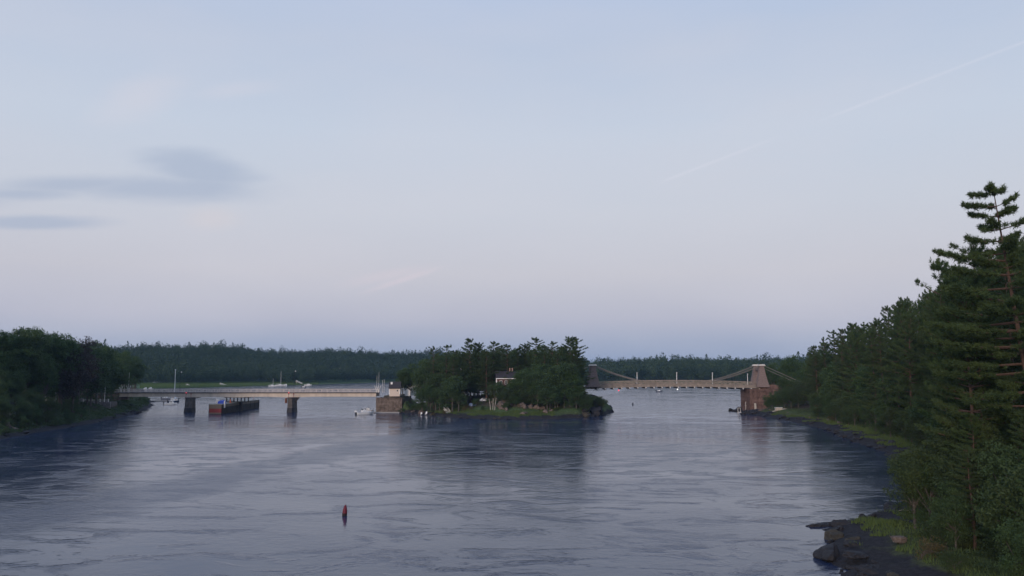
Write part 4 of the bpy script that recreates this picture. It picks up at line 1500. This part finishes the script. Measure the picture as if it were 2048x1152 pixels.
hero_rocks()
_rr = random.Random(31)
for _i in range(20):
    _x, _y = _rr.uniform(32, 41), _rr.uniform(70, 101)
    _d = float(RB.d(_x, _y))
    if not -.5 < _d < 5.5: continue
    _k = _rr.uniform(.3, .8)
    boulder(_rr.choice(ROCKD + ROCKM[:1]), _x, _y, RB.z(_x, _y) + .05, (_k * 1.3, _k, _k * _rr.uniform(.5, .9)), 'jagged dark rock in the ledge of the near point at lower right', 'rocks of the near point')


def shore_rocks(land, shore, n, off, size, meshes, label, group, rng, t0=0.0, t1=1.0, flat=.55):
    pts = np.array([q[:2] for q in shore])
    seg = np.linalg.norm(np.diff(pts, axis=0), axis=1)
    cum = np.concatenate([[0], seg.cumsum()])
    for i in range(n):
        s = rng.uniform(t0, t1) * cum[-1]
        x, y = np.interp(s, cum, pts[:, 0]), np.interp(s, cum, pts[:, 1])
        x += rng.uniform(*off); y += rng.uniform(-2, 2)
        z = land.z(x, y)
        if z < -.4 or z > 4: continue
        k = rng.uniform(*size)
        boulder(rng.choice(meshes), x, y, z + .05, (k, k * rng.uniform(.6, 1), k * rng.uniform(.35, flat)), label, group)


rg = random.Random(8)
shore_rocks(RB, RB_SH[8:], 85, (-1, 6), (.5, 2.0), ROCKD, 'dark rock in the tidal band along the right bank shore', 'dark shore rocks along the right bank', rg)
shore_rocks(RB, RB_SH[12:], 26, (5, 10), (.4, 1.2), ROCKB, 'pale brown rock at the grass edge of the right bank', 'brown rocks along the right bank', rg)
shore_rocks(LB, LB_SH[2:10], 30, (-9, 1), (.6, 1.8), ROCKD, 'dark rock along the left bank shore', 'dark rocks along the left bank', rg)
for px, py, s in ((1462, 822, 1.5), (1472, 823, 1.6), (1483, 821, 1.9), (1490, 826, 1.4), (1496, 828, 1.7), (1486, 829, 1.1), (1492, 819, 2.0)):
    q = P(px, py)
    boulder(ROCKD[px % 4], q[0], q[1], .15, (s * 1.4, s * 1.2, s * .75), 'dark rock in the spit before the right abutment', 'rocks of the spit before the abutment')
for px, py, s in ((10, 838, 2.2), (22, 826, 1.8), (4, 822, 1.7), (30, 846, 1.6)):
    q = PD(px, py, 246)
    x_, y_ = q[0], 246.0
    boulder(ROCKB[px % 3], x_, y_, LB.z(x_, y_) + .2, (s, s, s * .8), 'pale brown rock on the slope at the far left edge', 'pale rocks at the far left')
# island rocks
lab_i = 'brown boulder in the pile above the island grass'
for px, py, s in ((994, 806, 2.1), (1003, 812, 1.7), (1012, 805, 1.9), (1020, 812, 1.6), (1026, 804, 1.7), (1041, 812, 1.5), (1048, 816, 1.4), (1059, 815, 1.3), (1072, 818, 1.3), (1085, 819, 1.5), (1003, 819, 1.0), (1090, 826, 1.2), (1045, 829, 1.0), (1052, 828, .9), (1012, 820, 1.0), (1102, 824, 1.1)):
    # find where the sight line meets the slope
    for Y in np.arange(312, 350, .5):
        q = PD(px, py, Y)
        if IS.z(q[0], Y) >= q[2]: break
    boulder(ROCKB[px % 3], q[0], Y, IS.z(q[0], Y) + .25 * s, (s * 1.3, s * 1.1, s * .9), lab_i, 'brown boulders on the island')
shore_rocks(IS, IS_SH[1:8], 46, (-1, 1), (.4, 1.3), ROCKD + ROCKM, 'dark low rock along the front shore of the island', 'dark rocks along the island front', rg)
for i in range(34):
    x = rg.uniform(29, 43); Y = rg.uniform(324, 345)
    dd = float(IS.d(x, Y))
    if -1 < dd < 9:
        k = rg.uniform(1.0, 2.6)
        boulder(rg.choice(ROCKM + ROCKD), x, Y, IS.z(x, Y), (k, k, k * .9), 'dark rock in the cliff at the right end of the island', 'cliff rocks at the right end of the island')
for i in range(14):
    x = rg.uniform(-50, -36); Y = rg.uniform(345, 358)
    if 0 < float(IS.d(x, Y)) < 8:
        k = rg.uniform(.7, 1.6)
        boulder(rg.choice(ROCKB), x, Y, IS.z(x, Y), (k * 1.2, k, k * .8), 'pale brown ledge rock right of the quay wall', 'ledge rocks right of the quay wall')

# ------------------------------------------------------------------ trees
rg = random.Random(21)


def scatter(land, shore, step, offs, t0, t1, rng, side):
    pts = np.array([q[:2] for q in shore])
    seg = np.linalg.norm(np.diff(pts, axis=0), axis=1)
    cum = np.concatenate([[0], seg.cumsum()])
    out = []
    for off in offs:
        s = t0 * cum[-1] + rng.uniform(0, step)
        while s < t1 * cum[-1]:
            x, y = np.interp(s, cum, pts[:, 0]), np.interp(s, cum, pts[:, 1])
            out.append((x + side * off + rng.uniform(-2.5, 2.5), y + rng.uniform(-2, 2), off))
            s += step * rng.uniform(.75, 1.3)
    return out


def right_trees():
    sm = [(46, 60), (50, 80), (58, 100), (73, 124), (84, 148), (94, 178), (102, 205), (111, 240), (117, 275), (121, 310), (123, 345)]
    n = 0
    for x, y, off in scatter(RB, sm, 7.5, (0, 7, 15, 25), 0, 1, rg, 1):
        if y < 66 and x < 54: continue
        if y < 84 and off < 3: continue
        if x / y > .70 and y > 60: continue
        if y > 330 and off < 7: continue
        z = RB.z(x, y)
        # height so that tops run along one slope
        px = 1024 + x / y * F
        top = np.interp(px - 2.0 / y * F, [1600, 1630, 1700, 1750, 1800, 1850, 1880, 1920, 1980, 2050, 2150], [690, 672, 646, 624, 598, 572, 552, 522, 492, 470, 440])
        H = PD(px, top + rg.uniform(-2, 22) + (14 if off < 3 else 0), y)[2] - z
        H = min(max(H, 15), 37)
        if rg.random() < .80 or y < 125:
            pr = rg.choice(PINES)
            hh = {0: 26, 1: 25, 2: 27, 3: 24, 4: 22}[PINES.index(pr)]
            row, zone = ('front row' if off < 3 else 'second row' if off < 10 else 'back rows'), ('at the picture edge' if px > 1930 else 'above the cove' if px > 1800 else 'midway along the bank' if px > 1690 else 'nearest the suspension bridge')
            plant('pine_tree', pr, x, y, z, 'pine in the %s of the right bank wood, %s' % (row, zone), 'pine tree', 'right bank pines, %s, %s' % (row, zone), 1.0, H / hh, None, (rg.uniform(-.04, .04), rg.uniform(-.04, .02)), rg)
        else:
            pr = rg.choice(BROAD)
            plant('broadleaf_tree', pr, x, y, z, 'rounded broadleaf tree among the pines of the right bank', 'tree', 'broadleaf trees on the right bank', 1.0, rg.uniform(.95, 1.2), None, (0, 0), rg)
    # the tall ragged pine at the right edge, two below it
    x = XD(2088, 84); z = RB.z(x, 84); plant('pine_tree', PINE_HERO, x, 84, z, 'tallest windswept pine with ragged flat branches at the right edge', 'pine tree', None, 1.02, (PD(2005, 362, 84)[2] - z) / 33, 0.1, (0, R(-7)))
    x = XD(1962, 96); plant('pine_tree', PINE_RAG[0], x, 96, RB.z(x, 96), 'tall pine with bare reddish lower trunk near right edge', 'pine tree', None, 1.25, (PD(1962, 480, 96)[2] - RB.z(x, 96)) / 24, 2.0)
    x = XD(1890, 122); plant('pine_tree', PINE_RAG[1], x, 122, RB.z(x, 122), 'ragged pine rising above the stand left of the tallest pine', 'pine tree', None, .95, (PD(1890, 518, 122)[2] - RB.z(x, 122)) / 24, 1.0)
    # young trees and bushes at the foot of the wood
    for x, y, off in scatter(RB, [(41, 52), (44, 72), (50, 92), (63, 112), (78, 135), (92, 165), (101, 200), (111, 240), (116, 280), (118, 312)], 5.0, (-3.5, 1.5), 0, 1, rg, 1):
        if x / y > .72 and y > 58: continue
        z = RB.z(x, y)
        if z < 1.2: continue
        near = y < 105
        yz = 'near the picture edge' if y < 70 else 'by the rocky point' if y < 105 else 'around the cove' if y < 160 else 'midway along the bank' if y < 230 else 'towards the abutment'
        yr = 'on the slope edge' if off < 0 else 'against the pines'
        pr = rg.choice(YOUNG)
        k = rg.uniform(.6, .95) if off < 0 else rg.uniform(.85, 1.2)
        plant('young_tree', pr, x, y, z, 'leafy young tree on the right bank %s, %s' % (yr, yz), 'tree', 'right bank young trees %s, %s' % (yr, yz), k, None, None, (0, 0), rg)
    for i in range(46):
        t = rg.random()
        pts = [(37, 70), (41, 86), (52, 104), (70, 125), (82, 150), (88, 178), (96, 215), (105, 250), (107, 285), (108, 315)]
        a = t * (len(pts) - 1)
        j = min(int(a), len(pts) - 2)
        x = pts[j][0] + (pts[j + 1][0] - pts[j][0]) * (a - j) + rg.uniform(-1, 4)
        y = pts[j][1] + (pts[j + 1][1] - pts[j][1]) * (a - j) + rg.uniform(-3, 3)
        z = RB.z(x, y)
        if z < 1.3: continue
        dry = rg.random() < .22
        if dry: plant('shrub', DRYBUSH, x, y, z, 'brownish dry shrub on the right bank slope', 'shrub', 'dry shrubs on the right bank', rg.uniform(.7, 1.1), None, None, (0, 0), rg)
        else: plant('shrub', rg.choice(SHRUB), x, y, z, 'green shrub on the grassy edge of the right bank', 'shrub', 'green shrubs on the right bank', rg.uniform(.6, 1.2), None, None, (0, 0), rg)
    for i in range(26):
        y = rg.uniform(62, 100)
        x = rg.uniform(41, 54) + (y - 62) * .18
        if x / y > .72: continue
        z = RB.z(x, y)
        if z < 2.0: continue
        plant('shrub', rg.choice(SHRUB), x, y, z, 'dense shrub under the near right bank trees', 'shrub', 'understory shrubs under the near trees', rg.uniform(1.0, 1.7), None, None, (0, 0), rg)
    for i, (x, y, k) in enumerate(((44, 68, .36), (47, 74, .42), (46, 82, .38), (50, 88, .5), (48, 64, .45), (53, 94, .5), (45, 76, .3), (56, 101, .5), (51, 80, .5))):
        plant('pine_tree', PINES[i % 5], x, y, RB.z(x, y), 'small young pine among the near right bank bushes', 'pine tree', 'young pines among the near bushes', k * 1.25, k, None, (0, 0), rg)
    # round trees behind the right tower of the suspension bridge
    for i in range(20):
        y = rg.uniform(392, 470)
        x = XD(rg.uniform(1540, 1665), y)
        plant('broadleaf_tree', rg.choice(BROAD), x, y, RB.z(x, y), 'broadleaf tree in the clump behind the right bridge tower', 'tree', 'trees behind the right bridge tower', rg.uniform(.9, 1.15), rg.uniform(1.0, 1.25), None, (0, 0), rg)
    for px, y, k in ((1532, 352, .7), (1542, 350, .85), (1553, 349, .9), (1566, 346, 1.0), (1580, 343, 1.1), (1594, 340, 1.2), (1572, 352, 1.3), (1590, 352, 1.4), (1610, 345, 1.4)):
        x = XD(px, y)
        plant('young_tree', rg.choice(YOUNG), x, y, RB.z(x, y), 'bushy young tree against the wing wall of the right abutment', 'tree', 'young trees at the wing wall', k, None, None, (0, 0), rg)


right_trees()


def island_trees():
    hh = [26, 25, 27, 24, 22]
    # standing pines by photograph column, top row, depth
    spec = [(868, 692, 358), (893, 690, 352), (915, 700, 356), (941, 678, 352), (958, 688, 360), (984, 682, 356), (1003, 690, 362), (1016, 688, 352), (1034, 696, 360),
            (1052, 690, 364), (1070, 674, 356), (1088, 690, 366), (1106, 682, 354), (1124, 694, 352), (1140, 676, 350), (1133, 690, 360), (1150, 674, 352), (1157, 690, 346),
            (905, 712, 346), (930, 706, 364), (973, 700, 348), (1092, 704, 346), (1112, 706, 342), (1145, 702, 342)]
    for i, (px, pt, Y) in enumerate(spec):
        x = XD(px, Y)
        z = IS.z(x, Y)
        H = PD(px, pt, Y)[2] - z
        rag = px in (893, 1150, 868)
        k = i % 5
        pr = PINE_RAG[i % 2] if rag else PINES[k]
        h0 = 24 if rag else hh[k]
        iz = 'left part' if px < 935 else 'middle' if px < 1040 else 'right part'
        ir = 'front' if Y < 352 else 'back'
        rl = {868: 'leftmost ragged pine on the island skyline', 893: 'second ragged pine from the left on the island skyline', 1150: 'ragged flat topped pine at the right end of island skyline'}
        plant('pine_tree', pr, x, Y, z, rl[px] if rag else 'pine at the %s of the island wood, %s' % (ir, iz), 'pine tree',
              None if rag else 'island pines, %s, %s' % (ir, iz), 1.15 if rag else 1.2, H / h0, None, (0, 0), rg)
    # rounded trees below and in front: column, top row, depth
    spec = [(806, 738, 378), (822, 728, 380), (845, 735, 366), (858, 722, 362), (872, 745, 352), (845, 770, 352), (862, 768, 350), (905, 752, 340), (918, 760, 338), (890, 728, 358), (935, 735, 352), (880, 775, 346),
            (955, 728, 358), (975, 726, 366), (992, 762, 338), (1004, 766, 336), (985, 735, 360), (1070, 728, 342), (1088, 726, 338), (1100, 738, 332), (1062, 772, 332), (1075, 765, 330), (1094, 758, 328),
            (1115, 732, 334), (1132, 724, 336), (1128, 762, 330), (1138, 745, 332), (1142, 735, 338), (1150, 752, 334), (1158, 772, 332), (1152, 772, 329), (1188, 792, 338), (1203, 792, 341), (1172, 788, 331), (1110, 772, 327), (1045, 786, 332), (1030, 790, 331),
            (1120, 712, 346), (1080, 712, 352), (1140, 712, 350), (1050, 722, 370), (1020, 724, 372), (885, 708, 380), (905, 704, 384), (925, 700, 386), (948, 698, 388), (970, 698, 388), (992, 696, 390), (1012, 698, 388), (1032, 700, 388), (1054, 698, 388), (1078, 692, 386), (1098, 696, 384), (1120, 696, 380), (1136, 698, 376), (866, 712, 376), (1036, 762, 337), (1050, 752, 335), (1018, 776, 333), (1064, 748, 336), (1044, 738, 338), (1028, 752, 337)]
    for i, (px, pt, Y) in enumerate(spec):
        x = XD(px, Y)
        z = IS.z(x, Y)
        H = PD(px, pt, Y)[2] - z
        if H < 2: continue
        if H > 9.5:
            k = i % 4
            pr, h0, nm = BROAD[k], [18, 16, 20, 14][k], 'broadleaf_tree'
            s = min(1.35, max(.75, H / h0 * 1.15))
        else:
            k = i % 3
            pr, h0, nm = YOUNG[k], [9, 8, 10][k], 'young_tree'
            s = min(1.5, max(.9, H / h0 * 1.3))
        iz = 'left part' if px < 900 else 'centre left' if px < 985 else 'centre right' if px < 1080 else 'right part'
        ir = 'front edge' if Y < 345 else 'middle' if Y < 370 else 'back'
        plant(nm, pr, x, Y, z, ('rounded broadleaf tree at the %s of the island wood, %s' if H > 9.5 else 'small bushy tree at the %s of the island, %s') % (ir, iz), 'tree', ('island broadleaf trees, %s, %s' if H > 9.5 else 'island small trees, %s, %s') % (ir, iz), s, H / h0, None, (0, 0), rg)
    for i in range(60):
        px = rg.uniform(850, 1200)
        Y = rg.uniform(324, 350)
        x = XD(px, Y)
        d = float(IS.d(x, Y))
        if d < 9 and px < 1105: continue
        if d < 2.5: continue
        if 980 < px < 1062 and d < 14: continue
        z = IS.z(x, Y)
        plant('shrub', rg.choice(SHRUB), x, Y, z, 'green shrub on the slope of the island', 'shrub', 'green shrubs on the island', rg.uniform(.6, 1.15), None, None, (0, 0), rg)
    for px, Y, k in ((926, 338, .9), (934, 340, 1.1), (892, 336, .8), (940, 336, .8), (870, 338, .7), (1036, 330, .7)):
        x, y, z = isl(px, Y)
        plant('shrub', DRYBUSH, x, y, z, 'brownish dry shrub on the island slope', 'shrub', 'dry shrubs on the island', k, None, None, (0, 0), rg)
    for px, Y, k in ((806, 360.5, .7), (816, 360, .8), (828, 359, .9), (838, 357, 1.0), (846, 354, .9), (800, 362, .5), (856, 350, .8)):
        x, y, z = isl(px, Y)
        plant('shrub', SHRUB[1], x, y, z, 'dense green shrub on top of the ledge beside the quay wall', 'shrub', 'shrubs by the quay wall', k, None, None, (0, 0), rg)


island_trees()


def left_trees():
    # skyline: column, top row, depth
    sky_ = [(-40, 652, 270), (-12, 655, 290), (12, 662, 276), (35, 657, 300), (52, 654, 285), (72, 660, 305), (90, 668, 292), (108, 668, 312), (122, 668, 300), (140, 682, 318), (160, 678, 315), (178, 684, 330), (196, 692, 340), (205, 705, 356), (216, 716, 358), (226, 740, 360), (150, 700, 300), (185, 712, 325)]
    for i, (px, pt, Y) in enumerate(sky_):
        x = XD(px, Y)
        z = LB.z(x, Y)
        H = PD(px, pt, Y)[2] - z
        cop = px in (160, 150)
        lz = 'at the left picture edge' if px < 45 else 'left of the copper trees' if px < 145 else 'by the bridge end'
        k = i % 4
        pr = COPPER if cop else BROAD[k]
        h0 = 17 if cop else [18, 16, 20, 14][k]
        plant('broadleaf_tree', pr, x, Y, z, 'dark copper leaved tree on the left bank slope' if cop else 'tall broadleaf tree on the left bank skyline, %s' % lz, 'tree', 'copper trees on the left bank' if cop else 'left bank skyline trees, %s' % lz, 1.35, H / h0, None, (0, 0), rg)
    for i in range(130):
        px = rg.uniform(-60, 240)
        Y = rg.uniform(235, 335)
        x = XD(px, Y)
        d = float(LB.d(x, Y))
        if d < 1.5: continue
        if 168 < px < 238 and Y < 350: continue
        z = LB.z(x, Y)
        k = rg.randint(0, 3)
        lowf = d < 16
        pr = rg.choice(YOUNG) if lowf else BROAD[k]
        s = (rg.uniform(.4, .6) if d < 5 else rg.uniform(.7, 1.1)) if lowf else rg.uniform(.75, 1.1)
        if 110 < px < 178 and d < 14: s = min(s, .5)
        plant('young_tree' if lowf else 'broadleaf_tree', pr, x, Y, z, 'low bushy tree along the left bank shore' if lowf else 'dark broadleaf tree on the left bank slope', 'tree', 'bushy trees along the left shore' if lowf else 'slope trees of the left bank', s, None, None, (0, 0), rg)
    for i in range(44):
        px = rg.uniform(-40, 170)
        Y = rg.uniform(222, 335)
        x = XD(px, Y)
        if not 1.0 < float(LB.d(x, Y)) < 9: continue
        plant('shrub', rg.choice(SHRUB), x, Y, LB.z(x, Y), 'dark shrub along the left bank waterline', 'shrub', 'waterline shrubs of the left bank', rg.uniform(.7, 1.3), None, None, (0, 0), rg)
    # beyond the girder bridge, left
    for i in range(70):
        Y = rg.uniform(395, 720)
        px = rg.uniform(150, 296)
        x = XD(px, Y)
        d = float(LB.d(x, Y))
        if d < 7: continue
        z = LB.z(x, Y)
        k = rg.randint(0, 3)
        top = np.interp(px, [150, 190, 240, 292], [688, 692, 697, 720]) + rg.uniform(0, 26)
        H = min(PD(px, top, Y)[2] - z, 27)
        H = max(H, 9)
        plant('broadleaf_tree', BROAD[k], x, Y, z, 'mid green tree on the left bank beyond the girder bridge', 'tree', 'trees beyond the left end of the girder bridge', rg.uniform(.9, 1.2), H / [18, 16, 20, 14][k], None, (0, 0), rg)
    for i in range(16):
        Y = rg.uniform(385, 480)
        px = rg.uniform(245, 305)
        x = XD(px, Y)
        if float(LB.d(x, Y)) < 2: continue
        plant('shrub', rg.choice(SHRUB), x, Y, LB.z(x, Y), 'dark shrub on the bank under the left bridge end', 'shrub', 'shrubs under the left bridge end', rg.uniform(.8, 1.3), None, None, (0, 0), rg)


left_trees()


# ------------------------------------------------------------------ far woods: one mass each
def far_tree_proto(seed, H, Rr, n, leaf, conif=False):
    rng = np.random.RandomState(seed)
    if conif:
        t = rng.uniform(.1, 1, n)
        a = rng.uniform(0, 6.28, n)
        r = Rr * (1 - t) ** .8 * rng.uniform(.4, 1.1, n)
        C = np.stack([np.cos(a) * r, np.sin(a) * r, t * H], 1)
    else:
        lo = 9
        lc = unit(rng.normal(size=(lo, 3))) * rng.uniform(.35, .75, (lo, 1))
        k = rng.randint(0, lo, n)
        d = unit(rng.normal(size=(n, 3)))
        q = lc[k] + d * rng.uniform(.3, .5, (n, 1))
        C = np.stack([q[:, 0] * Rr, q[:, 1] * Rr, H * .56 + q[:, 2] * H * .42], 1)
    return leaves(C, leaf, rng)


def far_wood(name, label, pts, seed, sizes):
    rng = np.random.RandomState(seed)
    protos = [far_tree_proto(seed + k, 17, 6.6, 190, 1.9) for k in range(5)] + [far_tree_proto(seed + 9, 18, 5.0, 150, 1.7, True), far_tree_proto(seed + 10, 19, 5.2, 160, 1.8, True)]
    out = []
    for x, y, z, s in pts:
        V = protos[rng.choice(7, p=[.186] * 5 + [.035, .035])]
        a = rng.uniform(0, 6.28)
        c, sn = math.cos(a), math.sin(a)
        k = s * rng.uniform(.7, 1.25) * (1.3 if rng.uniform() < .06 else 1)
        out.append(np.stack([(V[:, 0] * c - V[:, 1] * sn) * k + x, (V[:, 0] * sn + V[:, 1] * c) * k + y, V[:, 2] * k * rng.uniform(.85, 1.15) + z], 1))
    o = link(name, fast_mesh(name, np.concatenate(out), 3, M_FAR))
    return tag(o, label, 'woodland', None, 'stuff')


def far_woods():
    rng = np.random.RandomState(77)

    def fill(x0, x1, y0, y1, step, dmin, dmax):
        xs, ys = np.meshgrid(np.arange(x0, x1, step), np.arange(y0, y1, step))
        x = (xs + rng.uniform(-.45, .45, xs.shape) * step).ravel()
        y = (ys + rng.uniform(-.45, .45, xs.shape) * step).ravel()
        d = FB.d(x, y)
        px = 1024 + x / y * F
        md = np.where(px < 560, np.interp(px, [300, 460, 560], [105, 95, 70]), dmin)
        k = (d > md) & (d < dmax) & (px > 120) & (px < 1720)
        for gx, gy in FAR_GAP:
            k &= ~((np.abs(x - gx - 2) < 11) & (y < gy + 4) & (y > gy - 36))
        x, y = x[k], y[k]
        z = FB.h(x, y)
        return [(a, b, c, 1.0) for a, b, c in zip(x, y, z)]
    far_wood('hillside_wood', 'dark wooded hillside across the far water on the left', fill(-760, -110, 780, 1500, 9.0, 34, 520), 5, None)
    far_wood('far_shore_wood', 'dark blue wooded shore far behind the island and suspension bridge', fill(-110, 560, 820, 1400, 9.0, 10, 330), 6, None)


far_woods()

# ------------------------------------------------------------------ grass
def grass(name, label, land, pts_fn, n, ln, wd, m, seed):
    rng = np.random.RandomState(seed)
    x, y = pts_fn(rng, n)
    z = land.h(x, y)
    d = unit(np.stack([rng.normal(0, .3, len(x)), rng.normal(0, .3, len(x)), np.ones(len(x))], 1))
    C = np.stack([x, y, z - .05], 1)
    tag(link(name, fast_mesh(name, blades(C, d, ln, wd, rng), 3, m)), label, 'grass', None, 'stuff')


def rb_pts(rng, n):
    s = np.array([(37, 66), (37, 78), (38, 92), (46, 101), (66, 116), (78, 135), (84, 155), (89, 178), (96, 210), (104, 245), (106, 280), (106, 312), (104, 345)])
    seg = np.concatenate([[0], np.linalg.norm(np.diff(s, axis=0), axis=1).cumsum()])
    t = rng.uniform(0, seg[-1], n)
    x = np.interp(t, seg, s[:, 0]) + rng.normal(0, 3.2, n)
    y = np.interp(t, seg, s[:, 1]) + rng.normal(0, 2, n)
    z = RB.h(x, y)
    k = (z > .95 + .35 * snoise(x, y, 11)) & (z < 3.8) & (snoise(x + 5, y, 16) > -.45) & ((y > 88) | (z > 1.35))
    return x[k], y[k]


grass('shore_grass', 'green shore grass in patches along the right bank', RB, rb_pts, 90000, .55, .10, M_GRASS, 3)


def is_pts(rng, n):
    px, Y = rng.uniform(830, 1110, n), rng.uniform(308, 350, n)
    x = (px - 1024) / F * Y
    z = IS.h(x, Y)
    d = IS.d(x, Y)
    k = (z > 1.0 + .25 * snoise(x, Y, 6)) & (d > 2.2) & (z < 2.6 + .8 * snoise(x, Y, 12)) & (snoise(x, Y + 9, 18) > -.6)
    return x[k], Y[k]


grass('island_grass', 'bright green grass apron on the front shore of the island', IS, is_pts, 60000, .6, .16, M_GRASS, 4)


def fb_pts(rng, n):
    px, Y = rng.uniform(285, 640, n), rng.uniform(770, 1060, n)
    x = (px - 1024) / F * Y
    d = FB.d(x, Y)
    k = (d > 1) & (d < 120)
    return x[k], Y[k]


grass('marsh_grass', 'green salt marsh grass on the far shore behind the girder bridge', FB, fb_pts, 70000, 1.1, .5, M_MARSH, 5)

def under_pts(rng, n):
    y = rng.uniform(58, 330, n)
    y = np.where(rng.uniform(size=n) < .45, rng.uniform(58, 125, n), y)
    x = np.interp(y, [58, 80, 100, 128, 150, 178, 215, 250, 285, 318], [37, 39, 49, 72, 82, 90, 98, 107, 111, 112]) + rng.uniform(-3, 14, n)
    z = RB.h(x, y)
    k = (z > 1.7) & (snoise(x, y + 3, 9.0) > -.35)
    return x[k], y[k]


def undergrowth():
    rng = np.random.RandomState(12)
    x, y = under_pts(rng, 80000)
    z = RB.h(x, y) + rng.uniform(0, 1, len(x)) ** 1.5 * (.55 + .45 * snoise(x, y, 5.0))
    tag(link('undergrowth', fast_mesh('undergrowth', leaves(np.stack([x, y, z], 1), .30, rng), 3, M_SHRUB)), 'low leafy undergrowth beneath the right bank trees', 'undergrowth', None, 'stuff')


undergrowth()


def left_undergrowth():
    rng = np.random.RandomState(13)
    n = 120000
    px, y = rng.uniform(-30, 305, n), rng.uniform(215, 440, n)
    x = (px - 1024) / F * y
    d = LB.d(x, y)
    k = (d > 2.5) & (d < 34) & (snoise(x, y + 3, 12.0) > -.55) & ~((px > 164) & (px < 230) & (y > 340) & (y < 353))
    x, y = x[k], y[k]
    z = LB.h(x, y) + rng.uniform(0, 1, len(x)) ** 1.4 * (.9 + .7 * snoise(x, y, 7.0))
    tag(link('undergrowth', fast_mesh('undergrowth', leaves(np.stack([x, y, z], 1), .55, rng), 3, M_LEAF)), 'dark leafy undergrowth covering the left bank slope', 'undergrowth', None, 'stuff')


left_undergrowth()

# driftwood by the near bank
for i, (px, py, ln, lb) in enumerate(((1812, 1008, 2.4, 'pale curved driftwood branch over the cove'), (1905, 1030, 1.8, 'pale dead branch among the near right bushes'))):
    q = P(px, py, 2.5)
    o = MB().tube([(-ln / 2, 0, .12), (-ln * .2, .12, .3), (ln * .15, .1, .26), (ln / 2, 0, -.25)], [.025, .035, .04, .045], 6).build('driftwood', M_WOODL)
    o.location = (q[0], q[1], RB.z(q[0], q[1]) + .3)
    o.rotation_euler = (0, .15, .3)
    tag(o, lb, 'branch')

# masts on the skyline
o = thing('radio_mast', 'thin lattice mast above the left bank skyline', 'mast', (XD(169, 420), 420, LB.z(XD(169, 420), 420)))
hm = PD(169, 672, 420)[2] - LB.z(XD(169, 420), 420)
MB().tube([(-.5, 0, 0), (-.12, 0, hm)], .07, 4).tube([(.5, 0, 0), (.12, 0, hm)], .07, 4).tube([(0, .6, 0), (0, .12, hm)], .07, 4).build('lattice', M_DARK, o)
MB().box(-1.2, 1.2, -.06, .06, hm - .2, hm).build('cross_arm', M_DARK, o)

# ------------------------------------------------------------------ evening haze
haze = MB().box(-4100, 4100, -700, 5500, -4.4, 62).build('haze')
hm_ = bpy.data.materials.new('evening_haze')
hm_.use_nodes = True
ht = hm_.node_tree
ht.nodes.clear()
vo = N(ht, 'ShaderNodeVolumePrincipled')
vo.inputs['Color'].default_value = (0.42, 0.66, 1.0, 1)
vo.inputs['Density'].default_value = 0.00006
vo.inputs['Anisotropy'].default_value = 0.0
ho = N(ht, 'ShaderNodeOutputMaterial')
ht.links.new(vo.outputs[0], ho.inputs['Volume'])
haze.data.materials.append(hm_)
tag(haze, 'thin blue evening haze over the river', 'haze', None, 'stuff')
